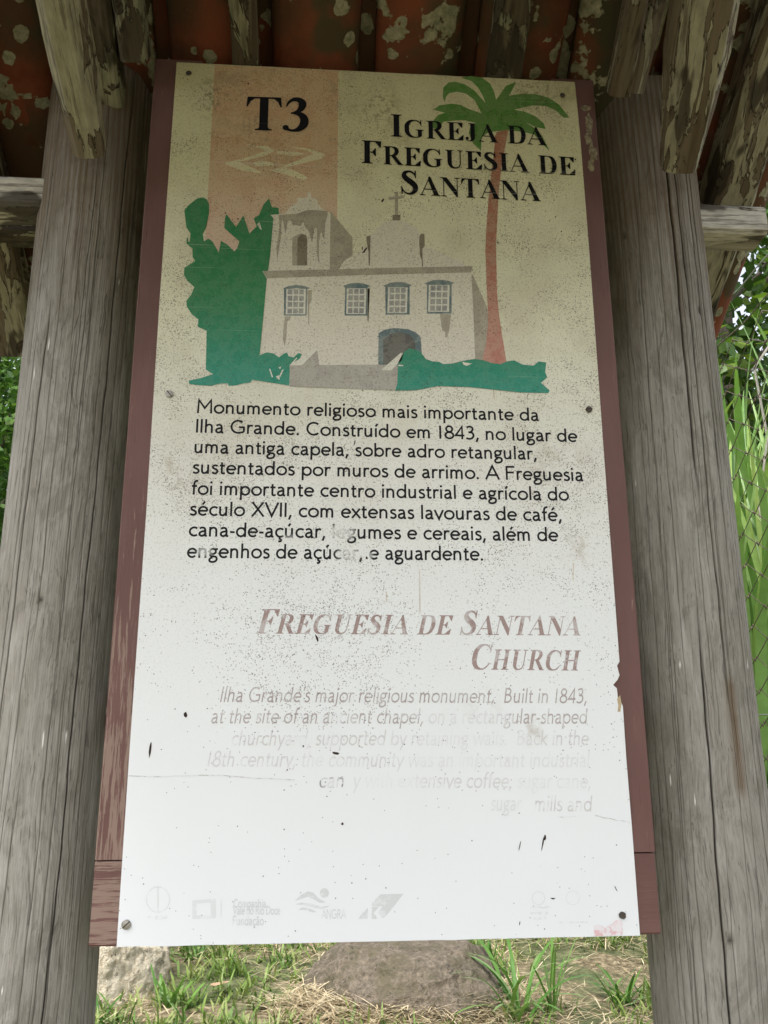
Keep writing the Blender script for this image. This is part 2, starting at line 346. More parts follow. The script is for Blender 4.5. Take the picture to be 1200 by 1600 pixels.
# ================================================================= shelter
shelter = thing('sign_shelter', 'small open shelter of two thick grey timber posts under a mossy clay tile roof', 'shelter')
def make_post(x, y, r, seed, side):
    rs = np.random.default_rng(seed)
    nz = 430; front = np.linspace(-rad(200), rad(20), 620); back = np.linspace(rad(20), rad(160), 40)[1:-1]
    th = np.concatenate([front, back]); na = len(th); z = np.linspace(-.12, 2.30, nz)
    TH, Z = np.meshgrid(th, z)
    def nz1(a, fr, sd, o=3):
        out = np.zeros_like(a)
        r2 = np.random.default_rng(sd)
        for k in range(o):
            f = fr*2**k; out += np.sin(a*f + r2.uniform(0, 6.3))*.5**k
        return out
    R_ = r*(1 + .004*nz1(Z, 2.2, seed) + .008*np.cos(2*TH+1.1*Z+seed) + .006*np.cos(3*TH-.8*Z) + .003*np.cos(5*TH+2*Z+1))
    if side > 0:  # flare toward the foot on the outer side
        R_ += .014*np.clip((1.25-Z)/.9, 0, 1)**1.2*np.clip(np.cos(TH), 0, 1) + .006*np.exp(-((Z-1.02)/.1)**2)*np.clip(np.cos(TH+.2), 0, 1)**2
    else:
        R_ += .006*np.clip((1.1-Z)/.9, 0, 1)
    # long drying cracks that follow the slightly twisted grain
    CR = np.zeros_like(R_); D = np.zeros_like(R_)
    cracks = []
    for k in range(150):
        big = k < 8
        cracks.append((rs.uniform(-rad(190), rad(10)), rs.uniform(-.1, 1.9), rs.uniform(.5, 1.7) if big else rs.uniform(.12, .7),
                       (.0042 if big else .0009), (.0008 if big else .00045), rs.uniform(0, 9)))
    if side > 0:
        cracks.append((rad(-92), 1.55, .7, .007, .0012, 2.2)); cracks.append((rad(-104), .6, .85, .005, .0010, 4.)); cracks.append((rad(-57), .6, .95, .005, .0010, 1.))
    tw = .22 if side < 0 else .10
    for (t0, z0, ln, dep, wd, ph) in cracks:
        path = t0 + tw*(Z-1.2) + .030*np.sin(Z*3.1+t0*2) + .012*np.sin(Z*9+t0*3+ph*.3) + .006*np.sin(Z*31+ph*2) + .004*np.sin(Z*83+ph*3)
        win = np.clip((Z-z0)/.12, 0, 1)*np.clip((z0+ln-Z)/.12, 0, 1)
        g = np.exp(-(((TH-path)*r)/wd)**2)*win
        D = np.maximum(D, g*dep); CR = np.maximum(CR, g*(1 if dep > .003 else .8))
    # fibre relief
    fib = sum(np.sin((TH+tw*(-Z))*f + 2.2*np.sin(Z*q+f) + p)*a for f, q, p, a in
              [(61, 1.3, .3, .00008), (103, 2.1, 2, .00008), (177, 1.7, 4, .00008)])
    R_ = R_ - D + fib
    STN_SHADE = np.zeros_like(R_); FL = np.zeros_like(R_); 
    # knots and holes
    for k in range(9):
        kt, kz, ks = rs.uniform(-rad(165), rad(-10)), rs.uniform(.2, 2.1), rs.uniform(.0028, .006)
        dd = np.sqrt(((TH-kt)*r)**2 + ((Z-kz)*.8)**2)/ks
        R_ -= .0025*np.exp(-dd**2); CR = np.maximum(CR, .9*np.exp(-dd**2*1.2)); STN_SHADE = np.maximum(STN_SHADE, .22*np.exp(-(dd/2)**2))
    for k in range(16):
        kt, kz = rs.uniform(-rad(165), rad(-10)), rs.uniform(.3, 2.0)
        dd = np.sqrt((((TH-kt)*r)/.0009)**2 + ((Z-kz)/rs.uniform(.002, .009))**2)
        FL = np.maximum(FL, (dd < 1)*.9)
    if side > 0:
        cx = rad(-76) - .10*(Z-1.2)
        e = np.clip(1.2-np.abs((TH-cx)*r)/.010, 0, 1)*np.clip((Z-1.18)/.02, 0, 1)*np.clip((1.345-Z)/.02, 0, 1)
        nn = .75 + .25*np.sin(TH*190+2*np.sin(Z*40)); STN_SHADE = np.maximum(STN_SHADE, e*nn)
    STN_SHADE = np.maximum(STN_SHADE, .80*np.clip((Z-1.80+.05*np.sin(TH*7)+.03*np.sin(TH*23+Z*9))/.30, 0, 1)*(.75+.25*np.sin(TH*61+3*np.sin(Z*6))))     # brown unbleached wood under the tiles, with roof shade painted into its colour
    X = x + R_*np.cos(TH); Y = y + R_*np.sin(TH)
    Z = np.minimum(Z, 2.262-.65*Y+.012)
    V = np.stack([X-x, Y-y, Z], -1).reshape(-1, 3)
    i = np.arange(na); j = np.arange(nz-1)
    I, J = np.meshgrid(i, j); a = J*na+I; b_ = J*na+(I+1) % na
    Q = np.stack([a, b_, b_+na, a+na], -1).reshape(-1, 4)
    V = np.vstack([V, [[0, 0, z[-1]]]])
    ztop = (nz-1)*na; cap = np.array([[ztop+k, ztop+(k+1) % na, len(V)-1, len(V)-1] for k in range(na)])
    att = {'crack': np.append(CR.ravel(), 0), 'stain': np.append(STN_SHADE.ravel(), 0), 'fleck': np.append(FL.ravel(), 0)}
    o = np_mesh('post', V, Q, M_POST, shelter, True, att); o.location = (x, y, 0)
    # end-grain cap on top
    mesh_obj('post_end', [(v[0], v[1], v[2]) for v in V[ztop:ztop+na]], [tuple(range(na))], M_POST, o)
    return o
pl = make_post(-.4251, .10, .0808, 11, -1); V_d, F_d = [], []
for k_ in range(7):
    zz_ = 2.085+.058*k_/6; a_ = -rad(23)+.012*math.sin(k_); r_ = .0815
    for s_ in (-1, 1): V_d.append((r_*math.cos(a_+s_*.007*(1-abs(k_-3)/5)), r_*math.sin(a_+s_*.007*(1-abs(k_-3)/5)), zz_))
F_d = [(2*k_, 2*k_+1, 2*k_+3, 2*k_+2) for k_ in range(6)]
mesh_obj('paint_drip', V_d, F_d, simple('dried_paint', (.5,.48,.42), .6), pl)
pl['label'] = 'grey weathered round timber post on the left with many fine vertical cracks'
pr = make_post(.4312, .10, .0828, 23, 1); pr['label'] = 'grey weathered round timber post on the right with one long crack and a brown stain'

def beam(name, p0, p1, w, h, mat, parent=shelter, seed=0, rough=.0025, taper=None, seg=26, bev=.006, up=Vector((0,0,1)), round_=False):
    """beam from p0 to p1; local Z runs along it. w across, h in the 'up' direction; taper=(length, w factor, h factor) at p0"""
    p0, p1 = Vector(p0), Vector(p1); d = p1-p0; L = d.length; zax = d.normalized()
    xax = zax.cross(up).normalized(); yax = xax.cross(zax).normalized()*1.0
    yax = zax.cross(xax).normalized()
    ring = []
    if round_:
        ring = [(math.cos(a)*.5*w, math.sin(a)*.5*h) for a in np.linspace(0, 2*math.pi, 24, endpoint=False)]
    else:
        a, b_ = w/2, h/2
        for sx, sy in ((1,1), (-1,1), (-1,-1), (1,-1)):
            c1, c2 = (sx*a, sy*(b_-bev)), (sx*(a-bev), sy*b_)
            if sx*sy < 0: c1, c2 = c2, c1
            ring += [c1, c2]
        full = []
        for k in range(8):
            q0, q1 = ring[k], ring[(k+1) % 8]; n = 5 if k % 2 else 1
            for s_ in range(n): full.append((q0[0]+(q1[0]-q0[0])*s_/n, q0[1]+(q1[1]-q0[1])*s_/n))
        ring = full
    n = len(ring); V = []; 
    for i in range(seg+1):
        z = L*i/seg; fx = fy = 1
        if taper and z < taper[0]:
            q = z/taper[0]; fx = taper[1]+(1-taper[1])*q; fy = taper[2]+(1-taper[2])*q
        for (x_, y_) in ring:
            k = mnoise.noise(Vector((x_*30+seed*7, y_*30, z*7)))*rough + mnoise.noise(Vector((x_*120+seed, y_*120, z*25)))*rough*.45
            rr = math.hypot(x_, y_) or 1
            V.append((x_*fx*(1+k/rr), y_*fy*(1+k/rr)+ (h*(1-fy)*.5 if taper else 0), z))
    F = [(i*n+k, i*n+(k+1) % n, (i+1)*n+(k+1) % n, (i+1)*n+k) for i in range(seg) for k in range(n)]
    F += [tuple(range(n))[::-1], tuple(seg*n+k for k in range(n))]
    o = mesh_obj(name, V, F, mat, parent)
    o.matrix_world = Matrix((( xax.x, yax.x, zax.x, p0.x), (xax.y, yax.y, zax.y, p0.y), (xax.z, yax.z, zax.z, p0.z), (0,0,0,1)))
    return o
SL = .65; K0 = 2.262; RIDGE = -.46; EAVE = .425; FRONT = -1.28  # front slope is out of view, its reach set to shade the board
def roof_z(y, off=0):      # underside line of the tiles
    return (K0 - SL*y if y >= RIDGE else K0 - SL*RIDGE + SL*(y-RIDGE)) + off
XL, XR = -.84, .62
# horizontal purlin behind the faces of the posts, and the ones at ridge, eave and front
beam('purlin', (-.90, .082, 2.038), (-.43, .082, 2.038), .058, .05, M_PURL, seed=1, seg=50)
b = beam('purlin', (.43, .082, 2.038), (.604, .082, 2.038), .058, .05, M_PURL, seed=9, seg=24); b['label'] = 'pale cracked purlin whose sawn end sticks out past the right post'
# beam(): w is across (here depth), h is up
beam('purlin', (-.90, .20, 2.065), (-.38, .20, 2.065), .05, .045, M_RAFT, seed=2, seg=40)
beam('ridge_beam', (-.90, RIDGE, roof_z(RIDGE)-.12), (.68, RIDGE, roof_z(RIDGE)-.12), .06, .08, M_RAFT, seed=3, seg=50)
beam('purlin', (-.90, FRONT+.14, roof_z(FRONT+.14)-.12), (.68, FRONT+.14, roof_z(FRONT+.14)-.12), .05, .05, M_RAFT, seed=4, seg=50)
# rafters of the rear slope, running down over the purlin to the eave
RH = .07
def rafter(x, w, mat, seed, y0=EAVE-.02, y1=RIDGE, h=None, off=-.002):
    h = h or (.026 if abs(x) < .3 else RH)
    z = lambda y: roof_z(y, -h/2*math.sqrt(1+SL*SL)+off)
    return beam('rafter', (x, y0, z(y0)), (x, y1, z(y1)), w, h, mat, seed=seed, seg=40, rough=.004)
def rafter_f(x, w, mat, seed):
    h = RH; z = lambda y: roof_z(y, -h/2*math.sqrt(1+SL*SL)-.006)
    return beam('rafter', (x, FRONT+.02, z(FRONT+.02)), (x, RIDGE, z(RIDGE)), w, h, mat, seed=seed, seg=40, rough=.004)
for i, (x, w) in enumerate([(-.83,.06), (-.625,.075), (-.2,.04), (.19,.05), (.585,.075)]):
    rafter(x, w, M_RAFT if abs(x) < .5 else M_BRACE, 10+i); rafter_f(x, w, M_RAFT, 30+i)
# the two stout struts that come down onto the fronts of the posts, each with a bevelled nose
b = beam('strut', (-.401, -.030, 2.048), (-.418, -.50, 2.335), .054, .06, M_BRACE, seed=51, taper=(.11, .74, .7), rough=.004, bev=.014); b['label'] = 'pale flaking strut ending in a blunt nose on the left post'
b = beam('strut', (.428, -.034, 2.062), (.372, -.50, 2.37), .080, .07, M_BRACE, seed=52, taper=(.15, .58, .7), rough=.004, bev=.016); b['label'] = 'spalted yellowish strut with dark fungus lines on the right post'
beam('side_rafter', (-.395, .04, 2.185), (-.39, -.45, 2.48), .035, .05, M_RAFT, seed=58, rough=.003)
beam('side_rafter', (-.352, -.02, 2.215), (-.366, -.45, 2.49), .036, .06, M_RAFT, seed=53, rough=.003)
beam('side_rafter', (.358, -.01, 2.205), (.341, -.45, 2.46), .028, .05, M_BRACE, seed=54, rough=.003)
beam('side_rafter', (.378, -.02, 2.195), (.40, -.30, 2.47), .028, .035, M_BRACE, seed=55, rough=.003)
beam('cross_rail', (-.40, .085, 1.30), (.40, .085, 1.30), .02, .05, M_RAFT, seed=56)
beam('cross_rail', (-.40, .085, 1.95), (.40, .085, 1.95), .02, .05, M_RAFT, seed=57)

# clay tiles: channels (seen from below as long bulging ribs) and covers bridging the gaps
def tile_mesh(name, rw, rn, depth, L, cover, seed):
    nA, nL = 12, 10; V = []; th_ = .011
    for layer in (0, 1):
        for j in range(nL+1):
            q = j/nL; hw = (rw+(rn-rw)*q)/2
            for i in range(nA+1):
                a = math.pi*i/nA; c, s_ = math.cos(a), math.sin(a)
                rr = 1 - layer*th_/hw
                x_ = -c*hw*rr; z_ = s_*depth*rr
                z_ = z_ if cover else depth - z_
                wob = .0015*mnoise.noise(Vector((x_*25+seed, q*5, seed)))
                V.append((x_, wob+z_ if False else q*L, z_+wob))
    n1 = nA+1; off = n1*(nL+1); F = []
    for j in range(nL):
        for i in range(nA):
            a = j*n1+i
            F.append((a, a+1, a+n1+1, a+n1)); F.append((off+a+n1, off+a+n1+1, off+a+1, off+a))
        for e in (0, nA):
            a = j*n1+e; F.append((a, a+n1, off+a+n1, off+a) if e == 0 else (off+a, off+a+n1, a+n1, a))
    for j in (0, nL):
        for i in range(nA):
            a = j*n1+i; F.append((a, off+a, off+a+1, a+1) if j == 0 else (a+1, off+a+1, off+a, a))
    me = bpy.data.meshes.new(name); me.from_pydata(V, [], F); me.update(); me.materials.append(M_TILE)
    me.polygons.foreach_set('use_smooth', [True]*len(me.polygons))
    bm = bmesh.new(); bm.from_mesh(me); bmesh.ops.recalc_face_normals(bm, faces=bm.faces); bm.to_mesh(me); bm.free()
    return me
TL = .44
ch = [tile_mesh('channel_tile', .128, .146, .046, TL, False, k) for k in range(3)]
cv = [tile_mesh('cover_tile', .140, .118, .050, TL, True, k+5) for k in range(3)]
PITCHX = .1555
cosS = 1/math.sqrt(1+SL*SL); ang = math.atan(SL)
def put_tile(me, name, x, y0, z0, front, rz=0.0):
    o = bpy.data.objects.new(name, me); link(o, shelter)
    # tile local +Y points up the slope
    if not front: R = Matrix.Rotation(math.pi+rz, 4, 'Z') @ Matrix.Rotation(ang, 4, 'X')
    else: R = Matrix.Rotation(rz, 4, 'Z') @ Matrix.Rotation(ang, 4, 'X')
    o.matrix_world = Matrix.Translation((x, y0, z0)) @ R
x0 = -.095
for k in range(-5, 6):
    x = x0 + k*PITCHX
    if x > XR: continue
    for c in range(3):
        rz = random.uniform(-.012, .012)
        y = EAVE - c*.31
        put_tile(ch[(k+c) % 3], 'channel_tile', x+random.uniform(-.003, .003), y+.02, roof_z(y+.02)+.010*(0), False, rz)
        if c < 2:
            y = FRONT + c*.31
            put_tile(ch[(k+c) % 3], 'channel_tile', x, y-.02, roof_z(y-.02), True, rz)
        if x + PITCHX/2 < XR+.05:
            y = EAVE - c*.31
            put_tile(cv[(k+c) % 3], 'cover_tile', x+PITCHX/2+random.uniform(-.004, .004), y+.02, roof_z(y+.02)+.030, False, -rz)
            if c < 2:
                y = FRONT + c*.31
                put_tile(cv[(k+c) % 3], 'cover_tile', x+PITCHX/2, y-.02, roof_z(y-.02)+.030, True, -rz)
for c in range(3):      # narrow channel tiles along the right verge
    y = EAVE - c*.31 + .02; put_tile(ch[c % 3], 'verge_tile', .652, y, roof_z(y)+.004, False, random.uniform(-.01, .01))
    bpy.context.scene.collection.objects[-1].matrix_world @= Matrix.Diagonal((.62, 1, .8, 1))
for k in range(4):
    me = cv[0]; o = bpy.data.objects.new('ridge_tile', me); link(o, shelter)
    o.matrix_world = Matrix.Translation((XL+k*.37, RIDGE, roof_z(RIDGE)+.055)) @ Matrix.Rotation(-math.pi/2, 4, 'Z') @ Matrix.Scale(1.25, 4)

# ================================================================= the information panel
board = thing('information_board', 'tall weathered information board about the Freguesia de Santana church, fixed between the posts', 'sign', tuple(PX0))
W2, H = .30, 1.190
def sheet():
    pts = [(-W2, 0)]
    for i in range(1, 30): pts.append((-W2+2*W2*i/30, .0008*mnoise.noise(Vector((i*.5, 1, 0)))))
    pts.append((W2, .0))
    zc = .292
    right = [(W2, .12), (W2-.0006, .2), (W2, .262), (W2-.0022, .268), (W2-.0055, .272), (W2-.006, .284), (W2-.0105, .288), (W2-.0045, .294), (W2-.0012, .300), (W2-.0036, .312), (W2, .317), (W2, .6), (W2+.0008, .9), (W2, 1.1)]
    pts += right + [(W2-.002, H)]
    for i in range(1, 30): pts.append((W2-2*W2*i/30, H+.0008*mnoise.noise(Vector((i*.5, 4, 0)))))
    pts += [(-W2+.001, H), (-W2-.0006, .8), (-W2+.0006, .5), (-W2-.0003, .2)]
    n = len(pts); V = [(x, 0, z) for x, z in pts] + [(x, .0028, z) for x, z in pts]
    F = [tuple(range(n)), tuple(range(2*n-1, n-1, -1))] + [(i, i+n, (i+1) % n+n, (i+1) % n) for i in range(n)]
    return mesh_obj('sheet', V, F, M_SHEET, board)
sheet()
def plank(name, x0_, x1_, y0_, y1_, z0_, z1_, mat, seg=30, horiz=False):
    """painted plank; local Z along the grain"""
    L = (x1_-x0_) if horiz else (z1_-z0_)
    a = (y1_-y0_)/2; b_ = ((z1_-z0_) if horiz else (x1_-x0_))/2; bev = .0018
    ring = [(b_-bev, -a), (b_, -a+bev), (b_, a), (-b_, a), (-b_, -a+bev), (-b_+bev, -a)]
    n = len(ring); V = []
    for i in range(seg+1):
        z = L*i/seg
        for k, (x_, y_) in enumerate(ring):
            w_ = .0007*mnoise.noise(Vector((k*3.1, z*9, b_*100)))
            V.append((x_+w_*(1 if x_ > 0 else -1), y_, z))
    F = [(i*n+k, i*n+(k+1) % n, (i+1)*n+(k+1) % n, (i+1)*n+k) for i in range(seg) for k in range(n)]
    F += [tuple(range(n))[::-1], tuple(seg*n+k for k in range(n))]
    o = mesh_obj(name, V, F, mat, board)
    o.location = ((x0_ if horiz else (x0_+x1_)/2), (y0_+y1_)/2, ((z0_+z1_)/2 if horiz else z0_))
    if horiz: o.rotation_euler = (0, math.pi/2, 0)
    bm = bmesh.new(); bm.from_mesh(o.data); bmesh.ops.recalc_face_normals(bm, faces=bm.faces); bm.to_mesh(o.data); bm.free()
    return o
o = plank('frame_stile', -.3315, -.262, .003, .024, .0912, 1.197, M_PAINTW); o['label'] = 'left frame plank with its paint worn down to the grain'
o = plank('frame_stile', .262, .3285, .003, .024, .0912, 1.197, M_PAINT); o['label'] = 'right frame plank in smoother red brown paint'
plank('frame_rail', -.3315, .3262, .0031, .024, .0004, .0898, M_PAINTW, horiz=True)
plank('frame_rail', -.2615, .2615, .0031, .024, 1.10, 1.19, M_PAINT, horiz=True)
# lichen crust on the right stile
mt, t, bb = material('lichen_crust'); nn = t.noise(t.coord(), 240, 4)
t.l.new(t.ramp(nn, [(.35, (.16,.12,.08)), (.65, (.36,.31,.2))]), bb.inputs['Base Color']); bb.inputs['Roughness'].default_value = 1; bump(t, bb, nn, .8, .001); M_CRUST = mt
crV, crF = [], []
for (cx, cz, rx, rz, sd) in [(.316,1.118,.007,.022,1), (.312,1.093,.006,.014,2), (.319,1.066,.008,.018,3), (.314,1.045,.006,.012,4), (.313,1.146,.010,.006,5), (.317,1.078,.003,.02,6)]:
    b0 = len(crV); N = 18
    for i in range(N):
        a = 2*math.pi*i/N; k = 1+.6*mnoise.noise(Vector((math.cos(a)*2, math.sin(a)*2, sd*3)))
        crV.append((cx+rx*.8*k*math.cos(a), .0026, cz+rz*.8*k*math.sin(a)))
    crV.append((cx, .0014, cz)); crF += [(b0+i, b0+(i+1) % N, b0+N) for i in range(N)]
mesh_obj('lichen_patch', crV, crF, M_CRUST, board)

def screw(px, py, slot_deg, mat, r=.0042, hole=False):
    x, z = PP(px, py)
    if hole:
        N = 16; V = [(r*math.cos(2*math.pi*i/N)*random.uniform(.9, 1.1), -.0009, r*math.sin(2*math.pi*i/N)*random.uniform(.9, 1.1)) for i in range(N)]
        V += [(v[0]*.75, -.0002-.0002, v[2]*.75) for v in V[:N]]
        F = [(i, (i+1) % N, N+(i+1) % N, N+i) for i in range(N)] + [tuple(N+i for i in range(N))]
        mesh_obj('screw_hole', V, F, mat, board, loc=(x, -.0006, z)); return
    bm = bmesh.new(); N = 20
    prof = [(1, 0), (1, -.0010), (.86, -.0018), (.35, -.0022)]
    rings = [[bm.verts.new((r*q*math.cos(2*math.pi*i/N), y_, r*q*math.sin(2*math.pi*i/N))) for i in range(N)] for q, y_ in prof]
    for a_, b_ in zip(rings, rings[1:]):
        for i in range(N): bm.faces.new((a_[i], a_[(i+1) % N], b_[(i+1) % N], b_[i]))
    bm.faces.new(rings[-1])
    me = bpy.data.meshes.new('screw'); bm.to_mesh(me); bm.free(); me.materials.append(mat)
    o = bpy.data.objects.new('screw', me); o.location = (x, -.0006, z); link(o, board)
    s = slot_deg; c_, s_ = math.cos(rad(s)), math.sin(rad(s)); w_ = .00055; V = []
    for (a_, b_) in ((-r*.98, -w_), (r*.98, -w_), (r*.98, w_), (-r*.98, w_)): V.append((a_*c_-b_*s_, -.0024, a_*s_+b_*c_))
    for (a_, b_) in ((-r*.98, -w_), (r*.98, -w_), (r*.98, w_), (-r*.98, w_)): V.append((a_*c_-b_*s_, -.0008, a_*s_+b_*c_))
    mesh_obj('screw_slot', V, [(0,1,2,3), (0,4,5,1), (1,5,6,2), (2,6,7,3), (3,7,4,0)], M_CHIP, o)
screw(265, 616, -50, M_STEEL, .0050); screw(920, 640, 5, M_DARKST, .0044); screw(197.5, 1444.5, 42, M_STEEL, .0052)
screw(295, 115, 20, M_DARKST, .0042, True); screw(878.5, 149.5, 70, M_DARKST, .0042, True); screw(972, 1430, 0, M_DARKST, .0042, True)

# ---- flat printed artwork ------------------------------------------------
class Print:
    lay = 0
def prt(name, polys, mat, px=True, seq=True, split=False):
    """polys of picture outlines; each print object lies a hair above the previous one"""
    Print.lay += 1; y = -.00008 - Print.lay*.00002; V, F = [], []
    if split and len(polys) > 1:
        for p in polys: o = prt(name, [p], mat, px, seq, False); Print.lay -= 1
        Print.lay += 0; return o
    for k, p in enumerate(polys):
        q = [PP(*a) for a in p] if px else p
        b0 = len(V); V += [(a, y - (k*5e-6 if seq else 0), c) for a, c in q]; F.append(tuple(range(b0, b0+len(q))))
    o = mesh_obj(name, V, F, mat, board)
    bm = bmesh.new(); bm.from_mesh(o.data); bmesh.ops.triangulate(bm, faces=bm.faces, ngon_method='EAR_CLIP')
    for f in bm.faces:
        if f.normal.y > 0: f.normal_flip()
    bm.to_mesh(o.data); bm.free(); return o
def cr(ox, oy, s, pts): return [(ox+x/s, oy+y/s) for x, y in pts]
I_PEACH = ink('peach_ink', (.57,.36,.21), (.64,.46,.37), (.80,1.1), .92, .2, 30)
I_LOGO = ink('cream_ink', (.70,.65,.42), None, op=.95, wear=.3)
I_GREEN = ink('green_ink', (.018,.19,.07), (.02,.27,.225), (.60,.84), .97, .04, 60)
I_PALM = ink('palm_green_ink', (.07,.21,.03), None, op=.97, wear=.08)
I_TRUNK = ink('brick_ink', (.36,.13,.075), (.47,.19,.16), (.6,1.0), .93, .15, 60)
I_WALL = ink('pale_wall_ink', (.66,.62,.52), (.64,.61,.56), (.6,.85), .95, .2, 50)
I_SHADE = ink('taupe_ink', (.33,.295,.23), (.36,.325,.285), (.6,.85), .95, .15, 50)
I_DARK = ink('dark_taupe_ink', (.16,.135,.095), (.17,.15,.13), (.6,.85), .95, .1)
I_BASE = ink('grey_wall_ink', (.36,.34,.305), None, op=.95, wear=.15)
I_BLUE = ink('slate_blue_ink', (.095,.15,.17), None, op=.95, wear=.15)
I_PANE = ink('pane_ink', (.235,.24,.25), None, op=.9, wear=.2)
I_BAR = ink('white_bar_ink', (.66,.65,.58), None, op=.9, wear=.2)
I_DOOR = ink('door_ink', (.085,.085,.085), None, op=.95, wear=.1)
I_BLACK = ink('black_ink', (.004,.004,.005), None, op=1, wear=.0)
I_BODY = ink('body_text_ink', (.010,.009,.011), None, op=1.0, wear=.0001, wscale=70, spots=[PP(533,832)+(.014,.85), PP(545,866)+(.012,.8), PP(570,868)+(.008,.6), PP(320,862)+(.008,.5), PP(452,842)+(.008,.3)])

# peach band behind T3
xL, xR_ = PP(330, 206)[0], PP(527.5, 250)[0]; zt = H-.001; zb = PP(400, 412)[1]
prt('peach_band', [[(xL, zb), (xR_, zb), (xR_, zt), (xL, zt)]], I_PEACH, False)
c8 = lambda p: cr(330, 130, 5, p)
prt('arrow_emblem', [c8([(250,465),(340,490),(440,490),(492,528),(440,560),(330,590),(215,615),(275,640),(390,690),(385,705),(230,680),(110,635),(115,620),(300,575),(420,530),(380,510)]),
    c8([(515,530),(640,535),(740,550),(640,570),(515,548)]), c8([(620,500),(720,505),(850,540),(890,560),(860,590),(700,630),(560,665),(560,648),(700,595),(800,550),(740,525)]),
    c8([(330,620),(400,605),(480,622),(490,645),(340,650)]), c8([(450,680),(560,655),(640,680),(720,715),(760,745),(720,755),(600,720)])], I_LOGO)
c7 = lambda p: cr(670, 110, 4.8, p); c6 = lambda p: cr(570, 430, 5.714, p); c5 = lambda p: cr(400, 420, 6, p)
c4 = lambda p: cr(560, 290, 5.4545, p); c3 = lambda p: cr(400, 290, 6, p); c1 = lambda p: cr(270, 290, 5.714, p); c2 = lambda p: cr(270, 430, 5.714, p)
cR = lambda p: cr(600, 280, 3, p)
prt('printed_palm_leaves', [c7([(35,295),(80,262),(170,250),(235,258),(300,290),(395,322),(385,300),(340,220),(280,175),(210,160),(155,170),(130,195),(118,238),(105,200),(108,130),(150,90),(200,85),(270,105),(340,150),(425,245),(405,190),(370,130),(320,80),(240,55),(320,42),(400,55),(460,100),(490,160),(505,222),(530,185),(580,115),(655,87),(625,150),(600,190),(700,175),(800,178),(900,205),(980,260),(1055,355),(1010,355),(950,300),(880,268),(780,262),(640,295),(720,310),(800,345),(860,395),(877,440),(800,425),(725,388),(790,430),(850,490),(905,605),(860,560),(790,480),(700,460),(600,450),(510,455),(440,470),(395,500),(392,605),(330,545),(300,470),(310,430),(360,400),(320,385),(250,372),(180,378),(110,385),(70,440),(15,435),(35,375),(70,335),(120,318)])], I_PALM)
prt('printed_palm_trunk', [c7([(496,490),(515,458),(598,445),(575,560),(540,760),(520,960)]) + cR([(540,30),(525,300),(530,540),(540,640),(555,740),(575,860),(520,875),(460,850),(480,760),(487,620),(480,480),(475,330),(478,250),(492,60)]) + c7([(455,930),(470,760),(490,600)])], I_TRUNK)
prt('printed_tower_side', [c3([(700,242),(905,490),(905,655),(830,700),(775,790),(690,792)])], I_SHADE)
prt('printed_tower_front', [[(422.5,335),(427,341),(419.5,424),(515,421),(516.5,331)], c3([(270,262),(340,180),(385,165),(385,115),(480,112),(485,65),(515,65),(518,115),(575,120),(578,170),(620,215),(645,236),(480,228),(400,262)])], I_WALL)
prt('printed_tower_stains', [c3([(215,275),(380,265),(470,232),(560,230),(672,240),(670,290),(650,350),(640,510),(610,430),(590,520),(592,745),(570,640),(570,400),(550,400),(525,540),(495,430),(460,390),(445,340),(420,380),(370,370),(350,380),(330,330),(300,330),(275,455),(262,380),(250,320),(240,330),(235,480),(200,700),(190,600),(220,400)])], I_SHADE)
prt('printed_belfry_reveal', [c3([(340,750),(340,490),(400,455),(430,452),(470,465),(480,500),(480,750)])], I_SHADE)
prt('printed_belfry_opening', [c3([(385,750),(390,490),(430,455),(470,465),(480,500),(480,750)])], I_DARK)
prt('printed_pediment', [c3([(775,788),(830,700),(905,655),(1000,600),(1035,560)]) + c4([(85,540),(105,430),(150,370),(200,320),(290,300),(370,300),(450,335),(500,370),(520,420),(555,520),(640,545),(760,600),(860,640),(930,690),(400,700)])], I_WALL)
prt('printed_gable_edge', [c4([(67,435),(104,425),(98,682),(87,682),(85,560),(72,490)]), c4([(520,430),(535,410),(562,412),(565,515),(545,540),(550,690),(540,690),(540,640),(525,600),(518,490)]), c4([(290,250),(358,250),(358,298),(290,298)])], I_DARK, split=True)
prt('printed_cross', [c4([(312,55),(338,55),(338,251),(310,251)]), c4([(258,98),(402,85),(385,108),(258,125)])], I_SHADE)
ro = [(322+(66+7*math.cos(8*a))*math.cos(a), 602+(58+7*math.cos(8*a))*math.sin(a)) for a in np.linspace(0, 2*math.pi, 64, endpoint=False)]
ri = [(322+(x-322)*.965, 602+(y-602)*.965) for x, y in ro]
prt('printed_rosette', [c4([ro[i], ro[(i+1) % 64], ri[(i+1) % 64], ri[i]]) for i in range(64)], I_SHADE, seq=False)
prt('printed_side_wall', [c6([(950,0),(970,10),(1095,300),(1100,420),(1085,600),(1045,760),(985,765),(970,400)])], I_SHADE)
prt('printed_facade', [[(417.5,433),(736,424),(737,440),(740,500),(742.5,572),(700,574),(406,574),(412,500)]], I_WALL)
prt('printed_cornice', [c3([(65,805),(115,800),(775,785),(1200,773)]) + c4([(975,688),(960,742)]) + c3([(1200,835),(105,870)])], I_SHADE)
prt('printed_water_stain', [c5([(270,445),(325,450),(320,485),(295,490),(285,640),(270,730),(250,660),(262,520)]), c5([(480,200),(525,200),(520,300),(500,340),(500,525),(490,520)]), c5([(1048,190),(1068,185),(1055,500),(1046,495)]),
    c6([(20,125),(45,110),(30,410),(22,400)]), c6([(670,345),(770,350),(755,480),(735,555),(718,550),(715,505),(690,495)])], I_SHADE, split=True)
prt('printed_window_shutter', [c5([(262,192),(280,188),(478,190),(475,440),(262,440)]), c5([(835,165),(1045,165),(1042,440),(830,440)]), c6([(183,100),(400,95),(400,352),(185,355)]), c6([(555,80),(775,75),(775,345),(553,345)])], I_BLUE, split=True)
